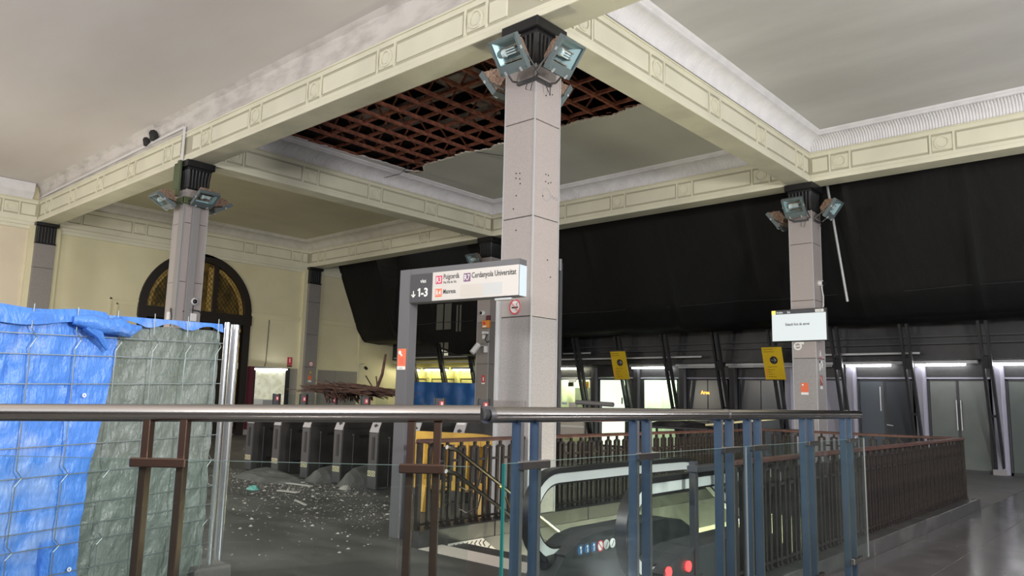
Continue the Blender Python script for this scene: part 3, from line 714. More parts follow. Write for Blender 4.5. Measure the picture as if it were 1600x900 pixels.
for k in range(13):
    a, b = xs[k], xs[k+1]; nx, ny = 26, 44; mb = MB()
    for j in range(ny+1):
        for i in range(nx+1):
            x = a+(b-a)*i/nx+.12*math.sin(j*.25+k)*(1 if 0 < i < nx else 0)*math.sin(PI*i/nx)
            lz = 3.45 if x < -15.5 else max(2.85, 3.45-(x+15.5)*.25) if x < -9 else 3.4
            mb.v.append(netpt(x, j/ny, lz))
    for j in range(ny):
        for i in range(nx): q = j*(nx+1)+i; mb.f.append((q, q+1, q+nx+2, q+nx+1))
    mb.build('net_panel', NETT if k in (1, 2) else NETM, NT, smooth=True)
MB().tube([(XW+.08, 9.9, 6.9), (XW+.06, 11.2, 3.85)], .02, 6).build('edge_tube', GREYL, NT)
mb = MB()
for x in range(-17, 12): mb.tube([(x-.5, 11.07, 4.0+.02*math.sin(x*2.3)), (x+.5, 11.07, 4.0+.02*math.sin((x+1)*2.3))], .012, 5)
mb.build('hem_cord', DARKM, NT)
tag(MB().tube([(.23, 9.78, 6.3), (.50, 9.98, 3.68)], .028, 8).build('leaning_pole', GREYL, smooth=True), 'thin white pole slanting down the netting beside the screen column', 'pole')
tag(MB().bar((.045, .53, 0), (.045, .53, 3.16), .05, .06).tube([(.06, .50, 3.05), (.06, .50, 3.2)], .04, 8).build('steel_post', STEELD), 'slim dark steel post just behind the nearest column', 'post')

# ------------------------------------------------------------------ glazed front under the netting
nf = MB().box(-18.7, 12.5, 14.9, 15.1, -.4, 7.5)
tag(nf.build('wall_north', VOID), 'dark back wall behind the shop fronts', 'wall', kind='structure')
tag(MB().box(-18.42, -13.3, 13.42, 13.75, 1.6, 2.86).build('wall_yellow_front', mat('yellow_cream_paint', (.72, .64, .22), .5)), 'yellow cream wall over the far shop fronts', 'wall', kind='structure')
hd = MB().box(-13.3, 12.5, 13.42, 13.75, 2.19, 2.575).box(-13.3, 12.5, 12.95, 13.75, 2.575, 2.68)
hd.build('lintel_bulkhead', DARKM); lb = bpy.data.objects['lintel_bulkhead']; tag(lb, 'dark lintel and soffit band above the glass doors', 'lintel', kind='structure')
up = MB().box(-18.42, 12.5, 13.0, 13.8, 2.87, 7.4).box(-13.3, 12.5, 13.0, 13.8, 2.68, 2.87)
tag(up.build('wall_bulkhead', DARKM), 'dark wall rising behind the struts above the glass doors', 'wall', kind='structure')
for z, y, x0_, x1_ in ((2.74, 12.72, -18.0, -4.4), (2.93, 12.75, -18, -8.3), (2.95, 12.9, -8, 12), (3.12, 12.92, -18, 12), (2.72, 12.72, -1.2, 1.2)):
    tag(MB().bar((x0_, y, z), (x1_, y, z), .05, .045).build('rail_bar', GREYL if z in (2.74, 2.93, 2.72) else DARKG), {2.74: 'long pale metal bar under the netting toward the arched doorway', 2.93: 'short pale bar just above the long pale metal bar',
        2.95: 'dark bar above the doors near the screen column', 3.12: 'uppermost dark bar under the netting', 2.72: 'pale bar behind the screen column at door head height'}[z], 'bar')
PITCHX = 1.6
def module(k):
    return 1.16+PITCHX*k
dn = 0
LITW = {}
for k in range(-12, 7):
    x = module(k); dn += 1
    d = thing('door_%d' % dn, (x+.635, YD, 0), '', 'door', kind='structure')
    lit = k in (-7, -6, -5) or k <= -9
    if k >= 0: body, lab = FROST, 'frosted double glass door with pull handles, bay %s' % ''
    names = {0: 'frosted double glass door with twin pull bars past the railing corner', 1: 'frosted glass door farthest along the lit front', -1: 'grey double door with lever handle just beyond the screen column', -2: 'smoked glass panel door partly behind the screen column',
             -3: 'dark glass front between the screen column and orange letters', -4: 'dark glass front reflecting orange lit letters', -5: 'lit pale green shop front with dark inner door', -6: 'bright pale green door beside the kiosk window',
             -7: 'lit kiosk window with yellow notices', -8: 'shop front hidden by the nearest column'}
    d['label'] = names.get(k, 'yellow lit shop front above the deep blue sheet' if k <= -9 else 'frosted glass door beyond the frame edge')
    if k > 1: d['group'] = 'doors beyond the frame'
    if k <= -9: d['group'] = 'yellow lit shop fronts'
    m = MB(); W = 1.27
    m.box(x, x+.04, YD-.03, YD+.03, 0, 2.16).box(x+W-.04, x+W, YD-.03, YD+.03, 0, 2.16).box(x, x+W, YD-.03, YD+.03, 2.10, 2.16).box(x, x+W, YD-.03, YD+.03, 0, .06)
    m.build('door_frame', GREYL if k == -7 else ROOMY if k <= -9 else DARKG, d)
    B(x-.04, x+W+.04, YD-.05, YD+.02, 2.14, 2.18).build('head_rail', LAV if k > -9 else ROOMY, d)
    if k >= -1:
        mt = (FROST, FROST) if k >= 0 else (FROSTB, FROSTD)
        for i in (0, 1):
            p = B(x+.045+i*.60, x+.625+i*.60, YD-.012, YD+.012, .06, 2.10).build('glass_leaf', mt[i], d, bevel=.004)
            if k >= 0:
                hx = x+.60 if i == 0 else x+.69
                MB().tube([(hx, YD-.07, .95), (hx, YD-.07, 1.65)], .014, 8).bar((hx, YD-.07, 1.0), (hx, YD, 1.0), .02, .02).bar((hx, YD-.07, 1.6), (hx, YD, 1.6), .02, .02).build('pull_handle', GREYL, p)
        if k == -1:
            MB().bar((x+.66, YD-.05, 1.02), (x+.80, YD-.06, 1.0), .02, .025).build('lever_handle', GREYL, d)
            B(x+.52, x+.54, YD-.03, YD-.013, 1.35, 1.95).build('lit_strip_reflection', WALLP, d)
        B(x+.60, x+.66, YD-.02, YD+.02, .06, 2.10).build('meeting_stile', DARKG, d)
    elif k in (-2, -3, -4):
        mt = {-2: (FROSTB, LAV), -3: (FROSTD, FROSTB), -4: (FROSTD, FROSTD)}[k]
        for i in (0, 1):
            B(x+.045+i*.60, x+.625+i*.60, YD-.012, YD+.012, .06, 2.10).build('glass_leaf', mt[i], d, bevel=.004)
        if k == -4:
            text('Area', .14, LEDO, (x+.42, YD-.02, 1.70), (1, 0, 0), (0, 0, 1), d, name='mirrored_letters', bold=.004)  # glowing letters stand in for an LED display mirrored in the glass
    else:
        rm = {-7: ROOMW, -6: ROOMG, -5: ROOMG}.get(k, ROOMY)
        r = MB().box(x-.05, x+W+.05, 14.75, 14.8, 0, 2.7).box(x-.10, x-.05, YD+.1, 14.8, 0, 2.7).box(x+W+.05, x+W+.10, YD+.1, 14.8, 0, 2.7).box(x-.1, x+W+.1, YD+.1, 14.8, 2.62, 2.7)
        r.build('lit_room', rm, d)
        B(x+.35, x+.95, 14.0, 14.3, 2.55, 2.60).build('ceiling_lamp', TUBEY if k != -6 and k != -5 else TUBE, d)
        if k == -7:
            B(x+.05, x+W-.05, YD-.01, YD+.01, 1.0, 2.10).build('window_pane', GLASS, d)
            B(x+.05, x+W-.05, YD-.03, YD+.03, .2, .98).build('counter_front', PAPER2, d)
            B(x+.02, x+W, YD-.06, YD-.02, .55, .60).build('counter_ledge', INKW, d)
            for i, c in ((0, YSIGN), (1, YSIGN)):
                n_ = B(x+.83+.2*i, x+1.0+.2*i, YD-.03, YD-.02, 1.82, 2.05).build('yellow_notice', c, d)
                B(x+.86+.2*i, x+.97+.2*i, YD-.034, YD-.031, 1.90, 1.98).build('notice_mark', ORPL, n_)
            B(x+.42, x+.60, YD-.12, YD-.04, 1.88, 2.02).build('black_unit', LENS, d); B(x+.40, x+.70, YD-.08, YD-.03, 2.02, 2.12).build('white_unit', WALLP, d)
            B(x+.10, x+.32, YD-.03, YD-.02, 1.28, 1.36).build('small_notice', SIGNE, d); B(x+.4, x+.75, YD-.03, YD-.02, 1.05, 1.36).build('paper_notice', PAPER, d)
            B(x+.2, x+1.1, 14.0, 14.2, .5, 1.85).build('inner_panel', ROOMW, d)
        elif k == -6:
            B(x+.05, x+W-.30, YD-.012, YD+.012, .06, 2.10).build('bright_leaf', mat('pale_green_lit_panel', (.60, .72, .55), .4, emit=(.72, .86, .66), strength=.75), d)
            B(x+W-.40, x+W-.36, YD-.03, YD-.015, 1.35, 1.55).build('door_handle', DARKG, d)
            B(x+W-.28, x+W-.05, YD-.012, YD+.012, .06, 2.10).build('dark_leaf', FROSTD, d)
        elif k == -5:
            B(x+.05, x+.09, YD-.02, YD+.02, .06, 2.1).build('stile', INKK, d)
            B(x+.70, x+1.15, 14.68, 14.75, 0, 1.9).build('inner_door', FROSTD, d)
            B(x+.62, x+.68, 14.6, 14.75, 0, 2.05).build('inner_jamb', ROOMG, d)
        else:
            B(x+.05, x+W-.05, YD-.01, YD+.02, 0, 2.10).build('shutter', ROOMY if k != -10 else LAV, d)
    # pier, strut pair and tube of this bay
    p = tag(MB().prism([(-.06, 0), (-.12, .10), (-.08, .22), (.10, .25), (.16, .2), (.16, 0)], lambda u, v, a: (x-.17+u, YD+.1-v, a), 0, 2.5).build('pier', LAV if k >= -2 else ROOMY if k <= -9 else DARKG, bevel=.01),
        'narrow pier between glass fronts', 'pier', 'piers between the glass fronts', kind='structure')
    s = thing('strut', (x+W+.17, 13.6, 0), {-8: 'slanting strut pair hidden behind the nearest column', -7: 'slanting strut pair between the kiosk window and the bright green door', -6: 'slanting strut pair between the bright green door and the green shop front', -5: 'slanting strut pair between the green shop front and the orange letters', -4: 'slanting strut pair just past the orange letters', -3: 'slanting strut pair under the second yellow sign by the screen column', -2: 'slanting strut pair just beyond the screen column', -1: 'slanting strut pair between the lever handle door and the twin pull bar door', 0: 'slanting strut pair past the twin pull bar door'}.get(k, 'slanting strut pair before the yellow lit shop fronts' if k < -8 else 'slanting strut pair outside the frame'), 'strut', 'slanting struts before the shop fronts')
    sx = x+W+.13
    for dxx in (-.075, .075):
        MB().bar((sx+dxx, 13.38, .1), (sx+dxx, 12.36, 3.4), .055, .11, (0, 1, 0)).build('strut_bar', BLACKP if False else DARKM, s)
    for z0_, z1_ in ((2.35, 2.62), (1.28, 1.32)):
        f0 = (z0_-.1)/3.3; f1 = (z1_-.1)/3.3
        MB().bar((sx, 13.38-1.02*f0, z0_), (sx, 13.38-1.02*f1, z1_), .10, .07, (0, 1, 0)).build('spacer', DARKM, s)
    B(sx-.13, sx+.13, 13.25, 13.42, 0, .12).build('foot', CHANN, s)
    on = k in (-7, -5, -1, 0, 1, 2, 3) or k <= -9
    ux0, ux1 = x-.24, x+1.12
    if k == -6: ux0, ux1 = x-.1, x+.1
    if k != -6:
        tb = thing('tube_light', (x+.5, 13.18, 2.46), '', 'tube light')
        tb['label'] = {-7: 'lit tube light over the kiosk window', -5: 'lit tube light over the green shop front', -1: 'lit tube light just past the screen column', 0: 'lit tube light over the twin pull bar door', 1: 'lit tube light over the last visible door', -4: 'unlit tube over the orange letters', -3: 'unlit tube beside the yellow sign', -2: 'dim tube behind the screen column', -8: 'unlit tube behind the nearest column'}.get(k, 'lit tube light over a yellow shop front' if k <= -9 else 'lit tube light outside the frame')
        if k > 1: tb['group'] = 'tube lights beyond the frame'
        if k <= -9: tb['group'] = 'tube lights over yellow shop fronts'
        MB().box(ux0, ux1, 13.12, 13.26, 2.49, 2.56).build('batten_housing', GREYL, tb)
        MB().tube([(ux0+.06, 13.19, 2.465), (ux1-.25 if k in (-1, 0, 1) else ux1-.06, 13.19, 2.465)], .028, 8).build('tube', (TUBEY if k <= -7 else TUBE) if on else TUBEO, tb)
for x, e, c in ((-15.5, 45, (1, .93, .45)), (-9.4, 24, (.95, 1, .75)), (-6.2, 30, (.9, 1, .85)), (-7.8, 10, (.9, 1, .85))):
    lamp('shop_light', 'POINT', (x, 14.15, 2.3), e, c, .15)
# deep blue sheet hung before the far shop fronts
mb = MB(); nx, ny = 40, 12
for j in range(ny+1):
    for i in range(nx+1):
        x = -16.2+4.0*i/nx; z = 1.98*j/ny-.0*i
        mb.v.append((x, 12.0+.05*math.sin(i*.9)+.03*math.sin(i*.35+j), z-.05*i/nx*j/ny))
for j in range(ny):
    for i in range(nx): q = j*(nx+1)+i; mb.f.append((q, q+1, q+nx+2, q+nx+1))
tag(mb.build('blue_sheet', TARPD, smooth=True), 'deep blue sheet hung across the yellow lit shop fronts', 'tarpaulin')

# ------------------------------------------------------------------ stairwell shell
ws = MB().box(.02, .258, WY0+.02, WY1, -4.2, -.036).box(3.14, 3.40, -2.6, WY1+.2, -4.2, -.02).box(.02, 3.4, WY1, WY1+.25, -4.2, -.05).box(2.0, 2.05, -1.5, WY1, -4.2, -.6)
tag(ws.build('wall_stairwell', WELLW), 'pale cream walls lining the stairwell', 'wall', kind='structure')
tag(B(0, 3.4, -3, WY1+.3, -4.4, -4.2).build('floor_lower', WELLW), 'lower floor at the foot of the stairs', 'floor', kind='structure')
kb = thing('kerb_stairwell', (1.7, 2, 0), 'dark stone kerb carrying the iron railings round the stairwell', 'kerb', kind='structure')
for y0, y1 in ((-1.86, -.78), (-.78, -.25), (-.25, .9), (.9, 2.6), (2.6, 4.3), (4.3, 6.3)):
    B(.03, .255, y0+.003, y1-.003, -.035, .155).build('kerb_stone', PLINTH, kb, bevel=.006)
for y0, y1 in ((-1.55, -.6), (-.6, .5), (.5, 1.25), (1.25, 2.1), (2.1, 3.2), (3.2, 4.4), (4.4, 6.25)):
    B(3.14, 3.455, y0+.003, y1-.003, -.035, .15).build('kerb_stone', PLINTH, kb, bevel=.006)
for x0_, x1_ in ((.26, 1.3), (1.3, 2.3), (2.3, 3.14)):
    B(x0_+.003, x1_-.003, 6.0, 6.26, -.035, .155).build('kerb_stone', PLINTH, kb, bevel=.006)
B(.262, 1.98, -1.86, -1.55, -.05, .004).build('threshold_strip', PAPER2, kb)
stp = thing('staircase', (1.1, 0, -1), 'stone steps going down beside the escalator', 'stairs', kind='structure')
for i in range(14):
    B(.27, 1.98, -1.54+.30*i, -1.23+.30*i, -.17*(i+1)-.3, -.17*i-.02).build('step', PLINTH, stp)
ch = MB()
def chev(y, z, slope=0):
    dy, dz = math.cos(slope), math.sin(slope)
    for s in (1, -1):
        p = Vector((.263, y-.016, z)); q = Vector((.263, y+.018, z+s*.03+slope*.03)); ch.bar(p, q, .012, .003, (1, 0, 0))
for i in range(7): chev(-1.40+.065*i, -.045)
for i in range(9): chev(-.95+.085*i, -.045-.058*i, -.4)
MB().box(.2605, .262, -1.47, -.97, -.09, 0).add([(.2615, -.97, 0), (.2615, -.97, -.09), (.2615, -.1, -.68), (.2615, -.1, -.59)], [(0, 1, 2, 3)]).build('marker_strip', PAPER, bpy.data.objects['wall_stairwell'])
ch.build('marker_chevrons', INKK, bpy.data.objects['wall_stairwell'], kind='stuff')
lamp('stairwell_fill', 'POINT', (1.6, 1.7, -1.3), 200, (1, .95, .74), .15)  # unseen lights added to brighten the cream stairwell walls
lamp('stairwell_fill', 'POINT', (1.6, 4.4, -1.7), 160, (1, .95, .74), .15)

# ------------------------------------------------------------------ iron railings
BAL = {}
def railing(name, x, y, along, L, label, group=None, dirn=1):
    """upright bars every 10 cm joined alternately at the top and lower down"""
    t = thing(name, (x, y, .15), label, 'railing', group)
    def P(u, v, z): return (x+v, y+u*dirn, z) if along == 'y' else (x+u*dirn, y+v, z)
    def bx(u0, u1, v0, v1, z0, z1):
        p, q = P(u0, v0, z0), P(u1, v1, z1)
        return MB().box(min(p[0], q[0]), max(p[0], q[0]), min(p[1], q[1]), max(p[1], q[1]), z0, z1)
    bx(-.03, L+.03, -.035, .035, .985, 1.025).build('top_rail', RAILW, t, bevel=.008)
    bx(0, L, -.012, .012, .195, .215).build('bottom_rail', IRON, t)
    for u in (0, L): bx(u-.025, u+.025, -.025, .025, .15, .985).build('end_post', IRON, t, bevel=.004)
    n = int((L-.1)/.2); o = (L-.2*n)/2
    for i in range(n):
        for d in (.058, .142):
            u = o+.2*i+d
            if along not in BAL:
                BAL[along] = MB().box(-.016, .016, -.016, .016, .16, .93).box(-.022, .022, -.022, .022, .155, .175).build('baluster', IRON, t); b = BAL[along]
            else: b = share(BAL[along], t)
            b.location = P(u, 0, 0)
        for key, u0, zz in (('top_link', .058, .93), ('side_link', .142, .80)):
            if key == 'side_link' and i == n-1: continue
            kk = (key, along)
            if kk not in BAL:
                l_ = .084 if key == 'top_link' else .116
                a = (0, l_, -.013, .013) if along == 'x' else (-.013, .013, 0, l_)
                BAL[kk] = B(*a, zz-.012, zz+.012).build(key, IRON, t); b = BAL[kk]
            else: b = share(BAL[kk], t)
            b.location = P(o+.2*i+u0 if dirn > 0 else o+.2*i+u0+.1, 0, 0)
        kk = ('stud', along)
        if kk not in BAL: BAL[kk] = B(-.014, .014, -.014, .014, .94, .99).build('stud', IRON, t); b = BAL[kk]
        else: b = share(BAL[kk], t)
        b.location = P(o+.2*i+.10, 0, 0)
        if i % 5 == 1:
            kk = ('ring', along)
            if kk not in BAL:
                ax = (1, 0, 0) if along == 'x' else (0, 1, 0)
                c = (0, -.012, .50) if along == 'x' else (-.012, 0, .50)
                m = MB()
                for zz in (.50, ): m.ring(c, ax, (0, 0, 1), .032, .046, .02 if along == 'y' else -.02, 16)
                m.ring((c[0], c[1], .615), ax, (0, 0, 1), .018, .028, .02 if along == 'y' else -.02, 12); m.ring((c[0], c[1], .385), ax, (0, 0, 1), .018, .028, .02 if along == 'y' else -.02, 12)
                BAL[kk] = m.build('ornament_ring', IRON, t); b = BAL[kk]
            else: b = share(BAL[kk], t)
            b.location = P(o+.2*i+.10, 0, 0)
    return t
railing('iron_railing', .16, -1.80, 'y', 1.55, 'short iron railing ending at the nearest column, yellow barrier behind')
railing('iron_railing', .14, .30, 'y', 5.78, 'iron railing along the stairwell beyond the nearest column')
railing('iron_railing', 3.29, -1.45, 'y', 7.55, 'long iron railing with red brown handrail beside the polished floor')
railing('iron_railing', .22, 6.13, 'x', 3.02, 'iron railing across the far end of the stairwell')

# ------------------------------------------------------------------ stair handrails and end post
hr = thing('stair_handrail', (.42, -1.6, 0), 'pair of steel tubes sloping down into the stairwell', 'handrail')
for z0_, nm in ((.96, 'upper_tube'), (.73, 'lower_tube')):
    MB().tube([(.42, -1.68, z0_), (.42, -1.55, z0_-.03), (.42, .35, z0_-1.13), (.42, 4.5, z0_-3.5)], .022, 8).build(nm, STEEL, hr, smooth=True)
for y, z in ((-1.2, .60), (-1.2, .38), (-.5, .2)):
    MB().tube([(.20, y-.08, z-.06), (.30, y-.06, z-.1), (.40, y, z-.04), (.42, y+.02, z+.10)], .009, 6).build('bracket', STEEL, hr)
MB().tube([(.42, -.98, .62), (.42, -.80, .40), (.42, -.62, .10), (.42, -.60, -.6)], .008, 6).build('thin_stay', BRASS, hr)

# ------------------------------------------------------------------ escalator
ES = thing('escalator', (2.65, -2, 0), 'escalator with glass sides and black handrails descending from the landing', 'escalator')
th = math.radians(30)
def espath(off=0):
    """handrail centre path in (y, z), offset outward by off"""
    R = .315+off; cy, cz = -2.285, .585
    pts = [(-2.06, cz-R), (-2.2, cz-R)]
    pts += [(cy-R*math.sin(a), cz-R*math.cos(a)) for a in [PI*i/16 for i in range(17)]]
    pts += [(-1.4, .905+off)]
    Rc = 1.0; yb, zb = -.42, .90
    pts += [(yb+(Rc+off)*math.sin(a), zb-Rc+(Rc+off)*math.cos(a)) for a in [th*i/8 for i in range(9)]]
    y, z = pts[-1]; pts += [(y+6*math.cos(th), z-6*math.sin(th))]
    return pts
def sweep(name, m, xa, xb, o0, o1):
    a, b = espath(o0), espath(o1); mb = MB(); n = len(a)
    for (ya, za), (yb, zb) in zip(a, b): mb.v += [(xa, ya, za), (xb, ya, za), (xb, yb, zb), (xa, yb, zb)]
    for i in range(n-1):
        for j in range(4): mb.f.append((4*i+j, 4*i+4+j, 4*i+4+(j+1) % 4, 4*i+(j+1) % 4))
    mb.f += [(0, 1, 2, 3), (4*n-1, 4*n-2, 4*n-3, 4*n-4)]
    return mb.build(name, m, ES, smooth=True)
for xc in (2.25, 3.07):
    sweep('handrail', RUBBER, xc-.042, xc+.042, -.005, .032)
    sweep('handrail_guide', ESCST, xc-.036, xc+.036, -.075, -.005)
    sweep('handrail_lip', RUBBER, xc-.03, xc+.03, -.09, -.075)
    p = espath(-.06)
    poly = p[:]; y_, z_ = p[-1]
    inner = [(y_, z_-.55), (-.35+.2, .30), (-.9, .36), (-2.0, .36)]
    MB().prism(poly+[(y_-.2, z_-.5), (-.25, .30), (-.9, .37), (-2.06, .36)], lambda u, v, a: (a, u, v), xc-.005, xc+.005).build('glass_balustrade', GLASS, ES)
    sk = [(-2.5, 0), (-2.44, .18), (-2.3, .32), (-2.1, .40), (-1.9, .42), (-.9, .425), (-.62, .39), (-.2, .18), (5.0, -2.84), (5.0, -3.6), (-.1, -.6), (-2.5, -.1)]
    MB().prism(sk, lambda u, v, a: (a, u, v), xc-.13, xc+.13).build('skirt', ESCD, ES, bevel=0)
    tr = [(-2.32, .31), (-2.1, .405), (-1.9, .428), (-.9, .432), (-.62, .397), (-.2, .188), (5.0, -2.83)]
    mb = MB()
    for i in range(len(tr)-1): mb.bar((xc, *tr[i]), (xc, *tr[i+1]), .27, .02, (0, 0, 1))
    mb.build('deck_trim', DARKG, ES)
    MB().tube([(xc, -2.42, .27), (xc, -2.25, .26)], [.058, .075], 10).build('handrail_inlet', RUBBER, ES, smooth=True)
xi = 2.382
pl = MB().prism([(-2.22, .285), (-2.18, .375), (-1.48, .385), (-1.48, .285)], lambda u, v, a: (a, u, v), xi, xi+.004).build('icon_plate', STEELD, ES)
for i in range(8):
    c = (xi+.005, -2.14+.085*i, .333+.0003*i)
    ic = MB().disc(c, (0, 1, 0), (0, 0, 1), .037, .003, 18).build('safety_icon', flat('icon_blue', (.03, .12, .28)) if i < 3 else INKW, pl)
    if i >= 3: MB().ring((c[0]+.004, c[1], c[2]), (0, 1, 0), (0, 0, 1), .034, .043, .002, 18).bar((c[0]+.005, c[1]-.026, c[2]+.026), (c[0]+.005, c[1]+.026, c[2]-.026), .002, .007).build('prohibition_ring', RED, pl) if i == 3 else MB().bar((c[0]+.005, c[1]-.015, c[2]-.02), (c[0]+.005, c[1]+.012, c[2]+.02), .002, .012, (1, 0, 0)).build('pictogram', INKG, pl)
    else: MB().disc((c[0]+.004, c[1], c[2]+.018), (0, 1, 0), (0, 0, 1), .010, .002, 10).bar((c[0]+.005, c[1], c[2]-.025), (c[0]+.005, c[1], c[2]+.006), .002, .014, (1, 0, 0)).build('pictogram', INKW, pl)
B(2.38, 2.94, -2.9, -1.35, -.02, .006).build('landing_plate', STEELD, ES); B(2.38, 2.94, -1.35, -.95, -.03, .004).build('comb_plate', COMB, ES)
B(1.98, 3.14, -1.9, -.95, -.5, -.03).build('truss_casing', ESCD, ES)
for i in range(12):
    z = -.02-(.0 if i < 2 else .23*(i-1)); B(2.385, 2.935, -.95+.40*i, -.55+.40*i, z-.3, z).build('moving_step', STEELD, ES)
for y, z in ((-2.26, .325), (-1.99, .325)):
    r = MB().disc((3.2, y, z), (0, 1, 0), (0, 0, 1), .035, .012, 14).build('red_signal_lamp', REDL, ES)
ep = thing('barrier_post', (3.2, -1.86, 0), 'square steel post with a short bar beside the escalator', 'post')
B(3.165, 3.215, -1.90, -1.85, 0., 1.03).build('post', STEELD, ep, bevel=.004); B(3.16, 3.24, -1.92, -1.45, .955, 1.0).build('bar', STEELD, ep, bevel=.004)
B(3.15, 3.23, -1.93, -1.82, .0, .25).build('base', STEELD, ep)

# ------------------------------------------------------------------ front steel barriers
def post_pair(t, p, q, d, n, m, zt, z0=0., tops=1.19, hw=.014, hd=.022):
    """two flat bars at p and q (xy), barrier direction d, glass on side n"""
    for c in (p, q):
        a = c-d*hw; b = c+d*hw
        poly = [a-n*hd, b-n*hd, b+n*hd, a+n*hd]
        MB().add([(v.x, v.y, z0) for v in poly]+[(v.x, v.y, zt) for v in poly], [(3, 2, 1, 0), (4, 5, 6, 7)]+[(i, (i+1) % 4, 4+(i+1) % 4, 4+i) for i in range(4)]).build('post_bar', m, t, bevel=.002)
        if m is STEELF:
            k = c+n*(hd+.0015); MB().bar((k.x, k.y, z0), (k.x, k.y, zt), .003, 2*hw*.9, (d.x, d.y, 0)).build('steel_edge', STEELD, t)
    e = p-d*.035+n*.045; f = q+d*.035+n*.045
    MB().bar((e.x, e.y, tops-.012), (f.x, f.y, tops-.012), .03, .034).build('glass_clamp', STEEL if m is STEELF else STEELB, t, bevel=.004)
    MB().bar((e.x, e.y, .26), (f.x, f.y, .26), .03, .045).build('glass_clamp', STEEL if m is STEELF else STEELB, t, bevel=.004)
A = Vector((2.451, -6.037)); Bp = Vector((3.856, -4.777)); dd = (Bp-A).normalized(); nn = Vector((dd.y, -dd.x))
LB = thing('steel_barrier', (3.2, -5.4, 0), 'steel handrail barrier with brown posts and glass before the tarpaulin fence', 'barrier')
pa = A-dd*.75; pb = Bp
MB().tube([(pa.x, pa.y, 1.332), (pb.x, pb.y, 1.385)], .0335, 20).build('handrail', STEEL, LB, smooth=True)
for a, b in ((247, 303), (650, 690)):
    post_pair(LB, A+(Bp-A)*(a/755), A+(Bp-A)*(b/755), dd, nn, STEELB, 1.35)
g0 = A-dd*.7+nn*.045; g1 = A+(Bp-A)*(742/755)+nn*.045
def pane(t, g0, g1, n, z0, z1):
    k = n*.006
    return MB().add([(p.x, p.y, z) for z in (z0, z1) for p in (g0-k, g1-k, g1+k, g0+k)], [(0, 1, 2, 3), (4, 5, 6, 7), (0, 1, 5, 4), (1, 2, 6, 5), (2, 3, 7, 6), (3, 0, 4, 7)]).build('glass_panel', GLASS, t)
gm = A+(Bp-A)*(640/755)+nn*.045
pane(LB, g0, gm-dd*.003, nn, .25, 1.19); pane(LB, gm+dd*.003, g1, nn, .25, 1.19)
RB = thing('steel_barrier', (3.805, -2.4, 0), 'steel handrail barrier with blue tinted posts and glass beside the escalator', 'barrier')
MB().tube([(3.80, -4.665, 1.38), (3.806, -2.62, 1.38)], .033, 20).build('handrail', STEEL, RB, smooth=True)
MB().tube([(3.806, -2.61, 1.38), (3.81, -.19, 1.38)], .033, 20).build('handrail', STEEL, RB, smooth=True)
MB().tube([(3.805, -2.625, 1.38), (3.806, -2.605, 1.38)], .0345, 20).build('joint_collar', STEELD, RB, smooth=True)
MB().tube([(3.80, -4.69, 1.38), (3.80, -4.66, 1.38)], .0345, 20).build('end_cap', STEELD, RB, smooth=True)
MB().tube([(3.856, -4.777, 1.385), (3.80, -4.69, 1.38)], .024, 12).build('link_sleeve', DARKM, RB, smooth=True)
for a, b in ((-4.5, -4.385), (-3.62, -3.50), (-2.71, -2.57), (-2.32, -2.17), (-1.41, -1.27), (-.57, -.43)):
    post_pair(RB, Vector((3.805, a)), Vector((3.805, b)), Vector((0, 1)), Vector((1, 0)), STEELF, 1.35, hw=.011, hd=.024)
gp = pane(RB, Vector((3.85, -4.63)), Vector((3.85, -2.45)), Vector((1, 0)), .25, 1.19)
pane(RB, Vector((3.85, -2.44)), Vector((3.85, -.22)), Vector((1, 0)), .25, 1.19)
B(3.843, 3.857, -4.634, -4.628, .25, 1.19).build('glass_edge', GLASSE, RB)
for y in (-2.445, -.219): B(3.845, 3.855, y-.0015, y+.0015, .25, 1.19).build('glass_edge', CHANN, RB)
B(3.845, 3.855, -4.63, -.22, 1.1895, 1.191).build('glass_top_edge', mat('pale_glass_edge', (.10, .15, .14), .4), RB)
g = MB().bar((g0.x, g0.y, 1.19), (g1.x, g1.y, 1.19), .010, .0015).build('glass_top_edge', bpy.data.materials['pale_glass_edge'], LB)

# ------------------------------------------------------------------ mesh fence with tarpaulins
P0 = Vector((.13, -3.89)); fd = Vector((.26, -.966)).normalized(); fn = Vector((.966, .26)).normalized()
def FP(u, off, z): p = P0+fd*u+fn*off; return (p.x, p.y, z-.035*u*(z/2))
FE = thing('mesh_fence', (P0.x, P0.y, 0), 'galvanised wire mesh fence panel carrying blue and grey tarpaulins', 'fence')
zs_ = [1.94, 1.83, 1.70, 1.51, 1.31, 1.11, .92, .72, .58, .47, .29, .10]
for z in zs_:
    if z == 1.94: continue
    MB().tube([FP(.02, 0, z), FP(1.2, .004, z-.004), FP(3.45, 0, z)], .0038, 5).build('wire', GALV, FE)
for i in range(12):
    u = .10+.29*i; pts = []
    for z in (2.02, 1.86, 1.80, 1.74, 1.6, .97, .92, .87, .51, .47, .43, .05):
        k = z in (1.80, .92, .47); pts.append(FP(u-(.03 if k else 0)+.004*math.sin(i*7+z*9), .010 if not k else .022, z))
    MB().tube(pts, .0038, 5).build('wire', GALV, FE)
MB().tube([FP(-.0, 0, .02), FP(-.0, 0, 2.0)], .021, 10).build('frame_post', ALU, FE, smooth=True)
MB().tube([FP(3.5, 0, .02), FP(3.5, 0, 2.0)], .021, 10).build('frame_post', ALU, FE, smooth=True)
MB().box(P0.x-.3, P0.x+.1, P0.y-.15, P0.y+.15, 0, .12).build('concrete_foot', SHEET, FE, bevel=.02)
MB().tube([FP(0, -.01, 1.28), FP(-.12, -.02, 1.28)], .008, 6).build('clamp_wire', DARKG, FE)
